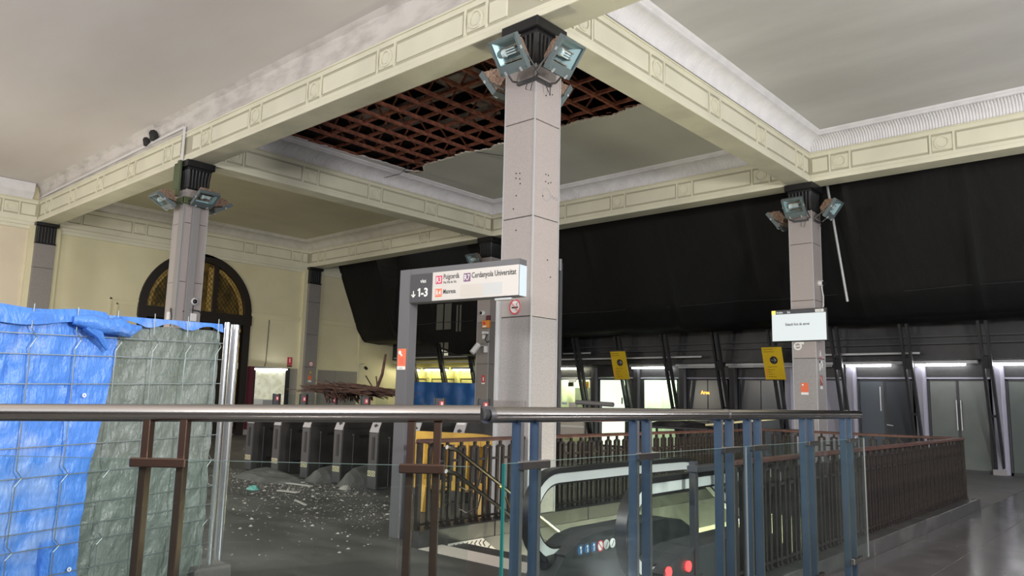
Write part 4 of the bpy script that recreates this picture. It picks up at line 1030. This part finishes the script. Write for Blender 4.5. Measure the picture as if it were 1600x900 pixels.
tag(MB().tube([(-.02, -3.74, 0), (-.02, -3.74, 2.0)], .036, 14).build('aluminium_post', ALU, smooth=True), 'shiny round metal post at the end of the tarpaulin fence', 'post')
random.seed(9)
def tarp(name, m, u0, u1, z0, z1, off, label, nx, ny, hem=None, edge=None):
    mb = MB()
    for j in range(ny+1):
        for i in range(nx+1):
            t = i/nx; s = j/ny; u = u0+(u1-u0)*t
            if edge: u += edge(s)*(1-t if u0 < u1 else 1)
            z = z0+(z1-z0)*s
            d = .05*math.exp(-((u-(1.27+.06*math.sin(z*2.6)))/.022)**2)*(.4+.6*math.sin(z*3.1+.6)**2)+.03*math.exp(-((u-(2.05-.25*z))/.02)**2)+.012*math.sin(u*7+z*1.5)+.006*math.sin(u*19-z*5+2*math.sin(z*4))+.004*math.sin(u*43+z*21)+.003*math.sin(z*47+u*17)
            mb.v.append(FP(u, off-abs(d)*1.1, z))
    for j in range(ny):
        for i in range(nx): q = j*(nx+1)+i; mb.f.append((q, q+1, q+nx+2, q+nx+1))
    o = mb.build(name, m, smooth=True); tag(o, label, 'tarpaulin'); return o
tarp('blue_tarpaulin', TARPB, 1.04, 3.5, .02, 1.985, -.008, 'worn bright blue tarpaulin tied behind the wire mesh fence', 70, 60, edge=lambda s: .05*math.sin(s*5)-.05*s)
tarp('grey_tarpaulin', TARPG, .03, 1.25, .02, 1.93, -.04, 'crinkled grey green tarpaulin beside the blue one', 60, 60)
mb = MB()
for i in range(41):
    u = 1.15-1.12*i/40; wv = .008*math.sin(i*1.1)
    mb.v += [FP(u, -.004+wv, 1.935-.02*math.sin(i*.5)), FP(u, -.02+wv, 1.985), FP(u, -.07, 1.97)]
for i in range(40):
    for j in range(2): mb.f.append((3*i+j, 3*i+3+j, 3*i+4+j, 3*i+1+j))
bt = bpy.data.objects['blue_tarpaulin']
mb.build('folded_strip', TARPB, bt, smooth=True)
mb = MB()
for i in range(61):
    u = 1.05+2.4*i/60; wv = .012*math.sin(i*.7)+.008*math.sin(i*1.9)
    mb.v += [FP(u, .006+abs(wv), 1.90+.02*math.sin(i*.33)), FP(u, .02+wv, 1.955), FP(u, -.01, 2.0+.01*math.sin(i*.4)), FP(u, -.05, 1.97)]
for i in range(60):
    for j in range(3): mb.f.append((4*i+j, 4*i+4+j, 4*i+5+j, 4*i+1+j))
mb.build('folded_hem', TARPB, bt, smooth=True)
kn = MB().tube([FP(1.30, .02, 1.93), FP(1.20, .06, 1.92), FP(1.10, .055, 1.90), FP(1.0, .05, 1.91), FP(.9, .03, 1.88), FP(.80, .02, 1.91)], [.03, .055, .05, .065, .05, .015], 9)
kn.tube([FP(1.22, .05, 1.90), FP(1.14, .06, 1.84), FP(1.05, .03, 1.74)], [.04, .03, .01], 7)
kn.build('knotted_fold', TARPB, bt, smooth=True)
for u, z in ((1.16, 1.43), (1.14, .30)):
    MB().ring(FP(u, .004, z), (fd.x, fd.y, 0), (0, 0, 1), .006, .014, -.003, 14).build('eyelet', INKW, bt)
# ------------------------------------------------------------------ platform sign
ang = math.radians(7.19); sd = Vector((math.cos(ang), math.sin(ang), 0)); sn = Vector((sd.y, -sd.x, 0)); so = Vector((-.395, -1.69, 0))
def SP(u, d, z): return so+sd*u+sn*d+Vector((0, 0, z))      # d towards the viewer
def sbox(u0, u1, d0, d1, z0, z1):
    return MB().add([SP(u, d, z) for u in (u0, u1) for d in (d0, d1) for z in (z0, z1)], [(0, 1, 3, 2), (4, 6, 7, 5), (0, 4, 5, 1), (2, 3, 7, 6), (0, 2, 6, 4), (1, 5, 7, 3)])
SG = thing('platform_sign', tuple(so), 'grey gantry sign for platforms 1-3 with train destinations', 'sign')
sbox(0, .155, -.13, 0, 0, 2.79).build('upright', GREYP, SG, bevel=.004)
sbox(.155, 1.555, -.13, 0, 2.425, 2.79).build('arm_case', GREYP, SG, bevel=.003)
sbox(1.555, 1.56, -.125, -.005, 2.43, 2.73).build('pale_end', SIGNE, SG)
pn = sbox(.155, .467, 0, .004, 2.43, 2.728).build('dark_panel', DARKG, SG)
wp = sbox(.467, 1.553, 0, .004, 2.432, 2.730).build('white_panel', PAPER, SG)
sbox(.84, 1.12, .004, .005, 2.45, 2.575).build('patch', PAPER2, wp); sbox(1.12, 1.36, .004, .005, 2.45, 2.575).build('patch', mat('bluish_patch', (.53, .545, .54), .45), wp)
def stx(body, size, m, u, z, par, bold=0, sx=1.): return text(body, size, m, SP(u, .006, z), sd, (0, 0, 1), par, bold=bold, sx=sx)
stx('vies', .062, INKW, .300, 2.630, pn, .001, .85); stx('-3', .125, INKW, .312, 2.486, pn, .004, .98); MB().bar(SP(.292, .006, 2.486), SP(.292, .006, 2.575), .002, .018, sd).bar(SP(.292, .006, 2.570), SP(.266, .006, 2.552), .002, .014, sd).build('numeral', INKW, pn)
MB().bar(SP(.208, .006, 2.48), SP(.208, .006, 2.55), .002, .012, sd).bar(SP(.208, .006, 2.482), SP(.182, .006, 2.512), .002, .011, sd).bar(SP(.208, .006, 2.482), SP(.234, .006, 2.512), .002, .011, sd).build('arrow', INKW, pn)
for (u, z, m, t_) in ((.511, 2.605, CRIMS, 'R3'), (.511, 2.469, ORANGE, 'R4'), (.880, 2.605, PURPLE, 'R7')):
    b = sbox(u, u+.085, .004, .006, z, z+.085).build('line_badge', m, wp)
    text(t_, .082, INKW, SP(u+.006, .008, z+.014), sd, (0, 0, 1), b, bold=.001, sx=.8)
stx('Puigcerdà', .074, INKK, .614, 2.650, wp, .0008, .72); stx('Per Pla de Vic', .036, INKK, .616, 2.603, wp, .0004, .85); stx('Cerdanyola Universitat', .080, INKK, .980, 2.637, wp, .0010, .725)
stx('Manresa', .068, INKK, .614, 2.497, wp, .0008, .72)
sbox(1.25, 1.45, -.10, -.03, 2.40, 2.425).build('under_lamp', GREYL, SG)
os_ = sbox(.02, .135, 0, .004, 1.72, 1.94).build('orange_notice', ORANGE, SG)
sbox(.02, .135, .004, .005, 1.72, 1.755).build('notice_foot', INKW, os_); stx('rodalies', .02, INKK, .035, 1.73, os_)
MB().disc(SP(.05, .005, 1.90), sd, (0, 0, 1), .02, .001, 10).bar(SP(.055, .006, 1.89), SP(.085, .006, 1.865), .001, .018, sd).build('hand_pictogram', INKW, os_)
for k in range(4): sbox(.045, .115-.01*(k % 2), .0045, .0055, 1.785+.018*k, 1.790+.018*k).build('print_line', RED, os_)
# no smoking sign on the nearest column
ns = thing('no_smoking_sign', (0, -HW, 2.52), 'round red and white no smoking sign on the nearest column', 'sign')
c = (-.005, -HW-.001, 2.52)
MB().disc(c, (1, 0, 0), (0, 0, 1), .085, -.0, 4)
MB().disc(c, (1, 0, 0), (0, 0, 1), .090, .004, 28).build('disc', INKW, ns)
MB().ring((c[0], c[1]-.005, c[2]), (1, 0, 0), (0, 0, 1), .074, .092, .002, 28).bar((c[0]-.055, c[1]-.008, c[2]+.055), (c[0]+.055, c[1]-.008, c[2]-.055), .002, .016, (0, 1, 0)).build('red_ring', RED, ns)
MB().bar((c[0]-.05, c[1]-.0065, c[2]-.008), (c[0]+.048, c[1]-.0065, c[2]-.008), .001, .018).tube([(c[0]+.035, c[1]-.0065, c[2]+.01), (c[0]+.02, c[1]-.0065, c[2]+.03), (c[0]+.04, c[1]-.0065, c[2]+.05)], .003, 4).build('cigarette', INKK, ns)
# orange alarm and fittings on the far column
ky = S2-HW
al = thing('alarm_box', (-S+.1, ky, 3.55), 'orange alarm box with dark red sounder on the column behind the sign', 'alarm')
B(-S+.02, -S+.30, ky-.08, ky, 3.42, 3.64).build('box', ORPL, al, bevel=.01); B(-S+.16, -S+.30, ky-.07, ky, 3.64, 3.78).build('sounder', MAROON, al, bevel=.01)
MB().disc((-S+.12, ky-.085, 3.55), (1, 0, 0), (0, 0, 1), .05, -.02, 12).build('horn', RED, al); B(-S+.06, -S+.2, ky-.084, ky-.08, 3.44, 3.49).build('caption', INKW, al)
dome_camera((-S-.02, ky, 3.86), (0, -1, 0), 'white dome camera above the orange alarm box')
bx_ = thing('terminal_boxes', (-S+.1, ky, 3.2), 'small white terminal boxes and cable loops under the orange alarm', 'junction box')
for a, z, s in ((.0, 3.30, .05), (.09, 3.30, .04), (.18, 3.29, .04), (.02, 3.18, .07)): B(-S+a, -S+a+s+.03, ky-.05, ky, z-s, z+s*.6).build('box', WALLP, bx_, bevel=.005)
MB().tube([(-S+.2, ky-.03, 3.25), (-S+.14, ky-.05, 3.1), (-S+.22, ky-.05, 3.0), (-S+.3, ky-.03, 3.05)], .014, 6).build('cable_loop', DARKG, bx_)
cm = thing('bullet_camera', (-S-.05, ky-.15, 2.85), 'grey white bullet camera angled down under the terminal boxes', 'security camera')
MB().tube([(-S-.10, ky-.32, 2.70), (-S-.02, ky-.14, 2.95)], .085, 12).build('barrel', WALLP, cm, smooth=True); MB().tube([(-S+.0, ky-.14, 2.92), (-S+.1, ky, 2.92)], .02, 8).build('arm', GREYL, cm); B(-S+.10, -S+.22, ky-.06, ky, 2.72, 2.9).build('back_box', WALLP, cm, bevel=.005)
fs = thing('fire_sticker', (-S+.05, ky, 1.95), 'small red fire sticker on the alarm column', 'sticker')
B(-S-.0, -S+.13, ky-.004, ky, 1.87, 2.08).build('face', RED, fs); B(-S+.0, -S+.13, ky-.0045, ky, 1.83, 1.87).build('foot', INKW, fs); B(-S+.05, -S+.09, ky-.006, ky, 1.92, 2.02).build('mark', INKW, fs)
# ------------------------------------------------------------------ information screen, stickers on its column
sy = S2-HW-.06
sc = thing('information_screen', (-.07, sy, 3.1), 'lit white information screen hung on the column', 'screen')
B(-.645, .505, sy-.02, sy+.05, 2.75, 3.42).build('casing', INKK, sc, bevel=.006)
f_ = B(-.63, .49, sy-.024, sy-.02, 2.765, 3.325).build('display', SCREEN, sc)
h_ = B(-.63, .49, sy-.024, sy-.02, 3.327, 3.405).build('header', SCRH, sc)
B(-.63, -.55, sy-.026, sy-.024, 3.327, 3.405).build('logo_square', LOGO, h_); B(.28, .45, sy-.026, sy-.024, 3.335, 3.395).build('clock_box', INKW, h_)
text('Rodalies', .055, SCREEN, (-.53, sy-.026, 3.345), (1, 0, 0), (0, 0, 1), h_, bold=.001, sx=.75); text('Sala', .055, SCREEN, (-.30, sy-.026, 3.345), (1, 0, 0), (0, 0, 1), h_, bold=.001, sx=.75)
text('10:38', .05, INKG, (.295, sy-.028, 3.348), (1, 0, 0), (0, 0, 1), h_)
text('Estació fora de servei', .080, INKS, (-.345, sy-.027, 3.08), (1, 0, 0), (0, 0, 1), f_, sx=.72, bold=.0022)
B(-.2, .2, sy+.05, S2-HW, 2.9, 3.2).build('mount', DARKG, sc)
os2 = thing('orange_notice', (-.02, S2-HW, 1.8), 'orange red notice low on the screen column', 'notice')
B(-.09, .06, S2-HW-.004, S2-HW, 1.71, 1.90).build('sheet', ORANGE, os2); B(-.09, .06, S2-HW-.004, S2-HW, 1.66, 1.708).build('foot', INKW, os2)
MB().disc((-.05, S2-HW-.006, 1.86), (1, 0, 0), (0, 0, 1), .02, .002, 10).build('hand_pictogram', INKW, os2)
rs = thing('round_sign', (-.12, S2-HW, 2.66), 'small white speech bubble sign with a ring below the screen', 'sign')
MB().ring((-.13, S2-HW-.004, 2.655), (1, 0, 0), (0, 0, 1), .055, .085, .003, 20).bar((-.19, S2-HW-.005, 2.65), (-.07, S2-HW-.005, 2.66), .003, .022).box(-.10, .0, S2-HW-.004, S2-HW, 2.69, 2.74).build('face', INKW, rs)
for z0_, z1_, m, lab, nm in ((2.42, 2.58, INKW, 'white and red triangle sticker high on the shaded side of the screen column', 'A'), (2.16, 2.36, INKW, 'white pictogram sticker below the triangle on the screen column', 'K'), (1.86, 2.06, RED, 'red notice sticker lowest on the shaded side of the screen column', 'x')):
    t = thing('column_sticker', (HW, S2, z0_), lab, 'sticker')
    if nm == 'x': B(HW, HW+.003, S2-.09, S2+.06, z0_, z1_).build('face', mat('dull_red', (.35, .10, .09)), t); B(HW, HW+.003, S2-.08, S2+.05, z0_-.08, z0_-.02).build('foot', INKW, t); MB().bar((HW+.004, S2-.07, z1_-.03), (HW+.004, S2+.03, z0_+.05), .002, .02, (1, 0, 0)).build('pictogram', INKW, t)
    elif nm == 'A': MB().prism([(-.06, 0), (.06, 0), (0, .13)], lambda u, v, a: (a, S2-.01+u, z0_+.03+v), HW, HW+.003).build('face', INKW, t); MB().bar((HW+.004, S2-.05, z0_+.06), (HW+.004, S2+.03, z0_+.06), .002, .02, (1, 0, 0)).build('mark', INKK, t); B(HW, HW+.003, S2-.04, S2+.02, z0_-.03, z0_+.02).build('foot', RED, t)
    else: MB().box(HW, HW+.003, S2-.09, S2-.03, z0_, z1_).box(HW, HW+.003, S2-.09, S2+.07, z1_-.05, z1_).bar((HW+.002, S2+.06, z1_-.05), (HW+.002, S2+.03, z0_+.05), .003, .03, (1, 0, 0)).build('face', INKW, t)
wc = thing('wall_camera', (HW, S2+.02, 3.98), 'white camera with cable on the shaded side of the screen column', 'security camera')
MB().tube([(HW, S2+.05, 3.98), (HW+.08, S2+.05, 3.98)], .06, 12).build('base', WALLP, wc, smooth=True); MB().tube([(HW+.08, S2+.05, 3.98), (HW+.13, S2+.02, 3.96)], .045, 12).build('lens', LENS, wc, smooth=True)
MB().tube([(HW+.03, S2+.1, 3.93), (HW+.05, S2+.14, 3.7), (HW+.05, S2+.12, 3.5), (HW+.03, S2+.05, 3.42)], .012, 6).build('cable', WALLP, wc); B(HW, HW+.05, S2-.02, S2+.12, 3.38, 3.46).build('box', WALLP, wc)
# yellow direction signs hung on struts
def ysign(x, label):
    t = thing('yellow_sign', (x, 12.6, 2.5), label, 'sign')
    o = Vector((x, 12.37, 2.96)); up = Vector((0, -.29, .957)); ax = Vector((1, 0, 0)); nv = ax.cross(up)
    def q(u, v, d): return o+ax*u+up*(v-.90)+nv*d
    def rect(u0, u1, v0, v1, d, m, nm, par, th_=.004): return MB().add([q(u, v, d_) for d_ in (d, d+th_) for u, v in ((u0, v0), (u1, v0), (u1, v1), (u0, v1))], [(3, 2, 1, 0), (4, 5, 6, 7), (0, 1, 5, 4), (1, 2, 6, 5), (2, 3, 7, 6), (3, 0, 4, 7)]).build(nm, m, par)
    b = rect(0, .54, 0, .90, 0, YSIGN, 'sheet', t, .008); rect(0, .54, .87, .90, .008, STEELD, 'top_clip', t)
    MB().disc(q(.29, .52, .009), ax, up, .105, .002, 24).build('arrow_disc', INKK, b)
    MB().bar(q(.215, .52, .013), q(.35, .52, .013), .003, .022, nv).bar(q(.355, .52, .013), q(.30, .575, .013), .003, .022, nv).bar(q(.355, .52, .013), q(.30, .465, .013), .003, .022, nv).build('arrow', INKW, b)
    inky = bpy.data.materials.get('brown_ink') or flat('brown_ink', (.20, .12, .01))
    for (v, u1, txt) in ((.80, .3, 'Accés provisional'), (.735, .42, 'Acceso provisional'), (.33, .3, 'Rodalies R1 R3 R4'), (.25, .3, 'Regionals R7'), (.19, .4, 'Metro L1'), (.13, .4, 'Andana 1-3'), (.07, .44, 'Sortida carrer')):
        text(txt, .042, inky, q(.04 if v > .7 else .10, v, .010), ax, up, b, bold=.001, sx=.85)
        if v < .3: rect(.045, .08, v, v+.035, .009, ORANGE, 'line_mark', b, .001)
    return t
ysign(-7.29, 'yellow arrow sign hung on a strut beside the nearest column')
ysign(-2.50, 'yellow arrow sign hung beside the screen column')

# ------------------------------------------------------------------ turnstiles
TG = thing('ticket_gate', (-3.69, .65, 0), 'x', 'ticket gate', 'ticket gates across the hall')
gx = -3.69
B(gx-.11, gx+.11, .66, 2.35, .0, .90).build('cabinet', GATE, TG, bevel=.008)
MB().prism([(.66, .90), (.76, 1.13), (2.28, 1.15), (2.35, .90)], lambda u, v, a: (a, u, v), gx-.11, gx+.11).build('upper_cabinet', GATE, TG)
B(gx-.108, gx+.108, .645, .66, .02, .86).build('front_plate', GATEF, TG, bevel=.003)
hd_ = MB().add([(gx-.11, .645, .87), (gx+.11, .645, .87), (gx+.10, .745, 1.13), (gx-.10, .745, 1.13), (gx-.11, .67, .87), (gx+.11, .67, .87), (gx+.10, .78, 1.13), (gx-.10, .78, 1.13)], [(0, 1, 2, 3), (4, 7, 6, 5), (0, 4, 5, 1), (1, 5, 6, 2), (2, 6, 7, 3), (3, 7, 4, 0)]).build('reader_head', GATEH, TG)
MB().disc((gx-.0, .682, .975), (1, 0, 0), (0, .36, .93), .03, -.008, 12).bar((gx-.03, .68, .975), (gx+.05, .68, .975), .01, .022).build('reader_eye', INKK, hd_)
MB().add([(gx-.08, .712, 1.06), (gx+.08, .712, 1.06), (gx+.075, .742, 1.125), (gx-.075, .742, 1.125)], [(0, 1, 2, 3)]).build('reader_label', INKW, hd_)
B(gx-.025, gx+.035, .638, .646, .45, .80).build('ticket_slot', INKK, TG)
stk = B(gx-.10, gx+.085, .640, .646, .20, .285).build('chevron_sticker', mat('pale_yellow_sticker', (.62, .58, .38), .5), TG)
m = MB()
for i in range(4):
    u = gx-.075+.045*i; s = 1 if i < 2 else -1
    m.bar((u+s*.010, .638, .275), (u-s*.008, .638, .243), .003, .010, (0, 1, 0)).bar((u-s*.008, .638, .243), (u+s*.010, .638, .211), .003, .010, (0, 1, 0))
m.build('chevrons', INKK, stk)
for a, b, z in ((1.0, 1.55, .76), (1.85, 2.25, .76), (.95, 1.5, .22)): B(gx+.108, gx+.114, a, b, z-.025, z+.025).build('side_slot', INKK, TG)
MB().bar((gx+.14, .86, .05), (gx+.14, .86, .80), .012, .012).box(gx+.11, gx+.15, .85, .87, .78, .80).build('gate_edge', GREYP, TG)
B(gx-.10, gx+.10, 1.15, 1.18, 1.13, 1.42).build('flap_panel', FROSTB, TG)
B(gx-.11, gx-.09, 1.14, 1.19, 1.13, 1.43).build('flap_post', STEELD, TG); B(gx+.09, gx+.11, 1.14, 1.19, 1.13, 1.43).build('flap_post', STEELD, TG)
B(gx+.11, gx+.42, 1.30, 1.315, .25, 1.42).build('glass_flap', GLASS, TG)
rsq = B(gx+.02, gx+.12, 1.135, 1.139, 1.30, 1.38).build('red_square', RED, TG); B(gx+.06, gx+.10, 1.13, 1.135, 1.32, 1.365).build('white_mark', INKW, rsq)
order = {0: 'ticket gate nearest the sign upright', 1: 'ticket gate second from the sign upright, grey heap beside it', 2: 'ticket gate third from the sign upright, between two grey heaps', 3: 'ticket gate fourth from the sign upright', 4: 'ticket gate nearest the fence post'}
TG['label'] = order[0]
for k in (1, 2, 3, 4): copy_tree(TG, (-3.69-.93*k, .65, 0), None, order[k])
copy_tree(TG, (-3.69+.93, .65, 0), None, 'ticket gate behind the yellow barrier beside the sign upright'); copy_tree(TG, (-3.69+1.86, .65, 0), None, 'ticket gate behind the yellow barrier toward the nearest column')
# pile of cane laths on the gates
random.seed(33)
mb = MB()
for i in range(420):
    x = random.triangular(-6.45, -4.05, -4.9); y = random.uniform(1.0, 1.7); z = 1.46+random.uniform(0, .16)*(1-abs(x+5.3)/2.2)
    a = random.gauss(0, .17); L = random.uniform(.4, 1.1); p = Vector((math.cos(a), math.sin(a), random.gauss(-.08, .06)))
    if i > 330: x = random.uniform(-5.75, -5.1); z = 1.44; p = Vector((random.uniform(.2, .8), random.uniform(-.5, .3), -random.uniform(.3, .7))); L = random.uniform(.2, .45)
    c = Vector((x, y, z)); mb.bar(c-p*L/2, c+p*L/2, .018, .010)
tag(mb.build('cane_heap', CANE), 'heap of torn brown cane laths lying on the ticket gates', 'debris', kind='stuff')
tag(MB().tube([(-4.65, 1.4, 1.52), (-4.52, 1.42, 1.8), (-4.45, 1.42, 2.15)], [.03, .025, .02], 6).bar((-4.7, 1.4, 1.54), (-4.95, 1.4, 1.78), .02, .012).bar((-4.6, 1.4, 1.54), (-4.72, 1.45, 1.77), .02, .012).build('upright_lath', CANE), 'bundle of laths standing up from the cane heap', 'debris')
# debris on the floor
random.seed(4); mb = MB()
for i in range(3600):
    if i < 2300: x = random.uniform(-7.8, -3.2); y = random.gauss(-.15, .55)
    elif i < 3000: x = random.gauss(-2.2, 1.1); y = random.gauss(-.9, .6)
    else: x = random.uniform(-6, .0); y = random.uniform(-3.4, .3)
    if y > .6 and random.random() < .8: y = random.uniform(-.6, .55)
    if x > -.05: continue
    s = random.choice((.005, .006, .008, .010, .014)) if random.random() < .95 else random.uniform(.018, .035)
    a = random.uniform(0, PI); c, sn_ = math.cos(a)*s, math.sin(a)*s; h = s*random.uniform(.25, .7)
    mb.add([(x-c, y-sn_, .001), (x+sn_*.7, y-c*.7, .001), (x+c, y+sn_*.8, .001), (x-sn_*.6, y+c, .001), (x, y, h)], [(0, 1, 4), (1, 2, 4), (2, 3, 4), (3, 0, 4)])
tag(mb.build('plaster_debris', CHIP), 'scatter of white plaster crumbs before the ticket gates', 'debris', kind='stuff')
for i, (x, y, L, wd_, a, lab) in enumerate(((-5.1, .02, 1.3, .10, .10, 'long pale plank on the floor before the ticket gates'), (-5.35, .25, .8, .09, .05, 'shorter plank just behind the long pale plank'), (-4.1, -.55, .4, .12, .2, 'small white board lying among plaster crumbs'), (-3.0, -1.05, .5, .05, -.3, 'thin pale strip lying by the sign upright'))):
    d = Vector((math.cos(a), math.sin(a), 0)); p = Vector((x, y, .02)); tag(MB().bar(p-d*L/2, p+d*L/2, wd_*.7, .02).build('plank', CHIP if i != 1 else GREYL, bevel=.004), lab, 'plank')
def heap(name, c, sx, sy, h, m, label, seed):
    random.seed(seed); mb = MB(); nx, ny = 14, 10
    for j in range(ny+1):
        for i in range(nx+1):
            u, v = i/nx*2-1, j/ny*2-1; r = math.sqrt(u*u+v*v); k = math.sqrt(max(0, 1-r*r))
            mb.v.append((c[0]+u*sx, c[1]+v*sy, max(0.002, h*k*(1+.18*math.sin(u*4+seed)+.12*math.sin(v*5))+random.uniform(0, .02)*k)))
    for j in range(ny):
        for i in range(nx): q_ = j*(nx+1)+i; mb.f.append((q_, q_+1, q_+nx+2, q_+nx+1))
    return tag(mb.build(name, m), label, 'debris')
heap('debris_heap', (-5.06, 1.0, 0), .36, .55, .24, SHEET, 'grey dusty heap between the third and second ticket gates', 1)
heap('debris_heap', (-4.14, 1.0, 0), .34, .55, .30, SHEET, 'grey dusty heap between the second and nearest ticket gates', 2)
heap('grey_sheet', (-5.8, .15, 0), .85, .35, .14, SHEET, 'crumpled grey sheet on the floor by the far ticket gates', 3)
heap('plaster_lump', (-3.95, .35, 0), .09, .08, .05, CHIP, 'plaster lump lying in front of the gate nearest the sign', 5)
heap('teal_scrap', (-4.75, -.75, 0), .11, .07, .05, mat('teal_plastic', (.12, .36, .32), .5), 'small teal plastic scrap among the crumbs', 6)
# yellow plastic crowd barrier
YB = thing('yellow_barrier', (-1.4, .25, 0), 'yellow plastic crowd barrier behind the short iron railing', 'barrier')
ya, yb_ = Vector((-1.90, -.13)), Vector((-.40, .28)); yd = (yb_-ya).normalized(); yl = (yb_-ya).length
def YP(u, z): p = ya+yd*u; return Vector((p.x, p.y, z))
mb = MB(); n = 16; top = [(u, .99 if u < yl*.62 else .99-.13*((u-yl*.62)/(yl*.38))**2) for u in [yl*i/n for i in range(n+1)]]
pv = Vector((-yd.y, yd.x, 0))*.03
for u, z in top: mb.v += [tuple(YP(u, z-.15)-pv), tuple(YP(u, z)-pv), tuple(YP(u, z)+pv), tuple(YP(u, z-.15)+pv)]
for i in range(n):
    for j in range(4): mb.f.append((4*i+j, 4*i+4+j, 4*i+4+(j+1) % 4, 4*i+(j+1) % 4))
mb.f += [(0, 1, 2, 3), (4*n+3, 4*n+2, 4*n+1, 4*n)]
mb.build('top_beam', YELL, YB)
MB().bar(YP(0, .32), YP(yl, .32), .06, .12).build('lower_beam', YELL, YB, bevel=.008)
for i in range(10): MB().bar(YP(.06+.16*i, .35), YP(.06+.165*i, .90), .05, .06).build('slat', YELL, YB)
for u in (.35, yl-.35): MB().bar(YP(u, .30)-pv*6, YP(u, .0)-pv*8, .08, .08).bar(YP(u, .30)+pv*6, YP(u, .0)+pv*8, .08, .08).bar(YP(u, .30)-pv*6, YP(u, .30)+pv*6, .08, .06).build('foot', YELL, YB)
# ------------------------------------------------------------------ wall display, signs on the end wall
DP = thing('display_case', (XW, 7.4, 1.5), 'lit glass display case with poster and maroon edge on the end wall', 'display case')
B(XW+.03, XW+.16, 6.72, 8.20, .3, 2.33).build('case', INKK, DP); B(XW+.03, XW+.22, 6.62, 6.78, .2, 2.33).build('maroon_edge', MAROON, DP)
pst = B(XW+.16, XW+.165, 6.86, 8.02, .95, 2.25).build('poster', mat('map_poster', (.42, .42, .28), .3, col2=(.70, .70, .60), scale=5, lo=.4, hi=.6, emit=(.8, .8, .6), strength=.25), DP)
MB().tube([(XW+.2, 6.8, 2.24), (XW+.2, 8.05, 2.28)], .02, 8).build('lamp', TUBE, DP)
B(XW+.16, XW+.17, 7.2, 7.9, .5, 1.2).build('leaflet_rack', GREYL, DP); B(XW+.165, XW+.17, 6.86, 7.2, .9, 1.22).build('caption', INKW, DP)
for (y_, z_, lab, m) in ((8.26, 2.57, 'small red fire extinguisher sign on the end wall', RED),):
    t = thing('fire_sign', (XW, y_, z_), lab, 'sign'); B(XW+.002, XW+.008, y_-.10, y_+.10, z_-.12, z_+.16).build('face', m, t); B(XW+.008, XW+.010, y_-.02, y_+.02, z_-.03, z_+.12).build('mark', INKW, t); B(XW+.002, XW+.008, y_-.10, y_+.10, z_-.19, z_-.13).build('foot', MAROON, t)
xp = XW+.23
t = thing('pilaster_sticker', (xp, S2, 2.6), 'round no smoking sticker on the dark pilaster', 'sticker'); MB().disc((xp, S2+.02, 2.52), (0, 1, 0), (0, 0, 1), .09, .004, 16).build('face', INKW, t); MB().ring((xp+.004, S2+.02, 2.52), (0, 1, 0), (0, 0, 1), .07, .09, .002, 16).bar((xp+.006, S2-.03, 2.52), (xp+.006, S2+.07, 2.52), .002, .02).build('ring', RED, t)
t = thing('pilaster_sticker', (xp, S2, 2.2), 'tiny yellow sticker on the dark pilaster', 'sticker'); MB().disc((xp, S2+.02, 2.22), (0, 1, 0), (0, 0, 1), .045, .004, 12).build('face', YSIGN, t)
t = thing('pilaster_sticker', (xp, S2, 2.0), 'orange notice sticker lowest on the dark pilaster', 'sticker'); B(xp, xp+.004, S2-.07, S2+.07, 1.95, 2.10).build('face', ORANGE, t); B(xp, xp+.004, S2-.07, S2+.07, 1.86, 1.93).build('foot', INKW, t)
t = thing('wall_socket', (XW, 11.5, 2.5), 'small black lamp on a pipe at the wall corner', 'lamp'); MB().tube([(XW+.05, 11.3, 2.0), (XW+.05, 11.3, 2.62), (XW+.05, 11.55, 2.66)], .02, 6).build('pipe', GREYL, t); MB().tube([(XW+.06, 11.6, 2.52), (XW+.16, 11.6, 2.46)], .06, 8).build('head', INKK, t)
# ------------------------------------------------------------------ odds and ends beyond the stairwell
bt2 = thing('steel_rail_stub', (-5.8, 9.5, 0), 'short steel tube rail on posts before the kiosk', 'rail'); MB().tube([(-6.4, 9.5, 1.385), (-5.22, 9.5, 1.345)], .06, 12).build('tube', CHANN, bt2, smooth=True)
for x in (-6.1, -5.6): MB().bar((x, 9.5, 0), (x, 9.5, 1.33), .04, .04).build('post', STEELD, bt2)
tag(heap('black_sheet', (-1.62, 6.45, 0), .70, .16, .12, BAG, 'black plastic sheet draped over the far railing end', 8), 'black plastic sheet bundled by the far railing of the stairwell', 'sheet')
bo = bpy.data.objects['black_sheet']; bo.location = (0, 0, .98)
tr_ = thing('trolley', (-1.62, 6.45, 0), 'low dark trolley frame under the black plastic sheet', 'trolley')
for x in (-2.2, -1.05):
    for y in (6.32, 6.58): MB().bar((x, y, 0), (x*.98-.03, y, .98), .035, .035).build('leg', DARKM, tr_)
B(-2.3, -.95, 6.30, 6.60, .93, .978).build('tray', DARKM, tr_, bevel=.006)
tag(MB().bar((-.9, 6.16, 1.04), (.75, 6.16, 1.24), .004, .035).build('barrier_tape', mat('dirty_yellow_tape', (.55, .50, .28), .5)), 'pale yellow tape stretched above the far stairwell railing', 'tape')
bn = thing('litter_bin', (-.1, 8.0, 0), 'round dark litter bin before the screen column', 'bin'); MB().tube([(.0, 8.15, .1), (.0, 8.15, .88)], .19, 18).build('drum', STEELD, bn, smooth=True); MB().tube([(.0, 8.15, .90), (.0, 8.15, .97)], [.22, .20], 18).build('lid', DARKM, bn, smooth=True); MB().tube([(.0, 8.15, 0), (.0, 8.15, .1)], .12, 12).build('base', DARKM, bn)
for x, y, lab in ((-2.9, 5.2, 'first'), ):
    pass
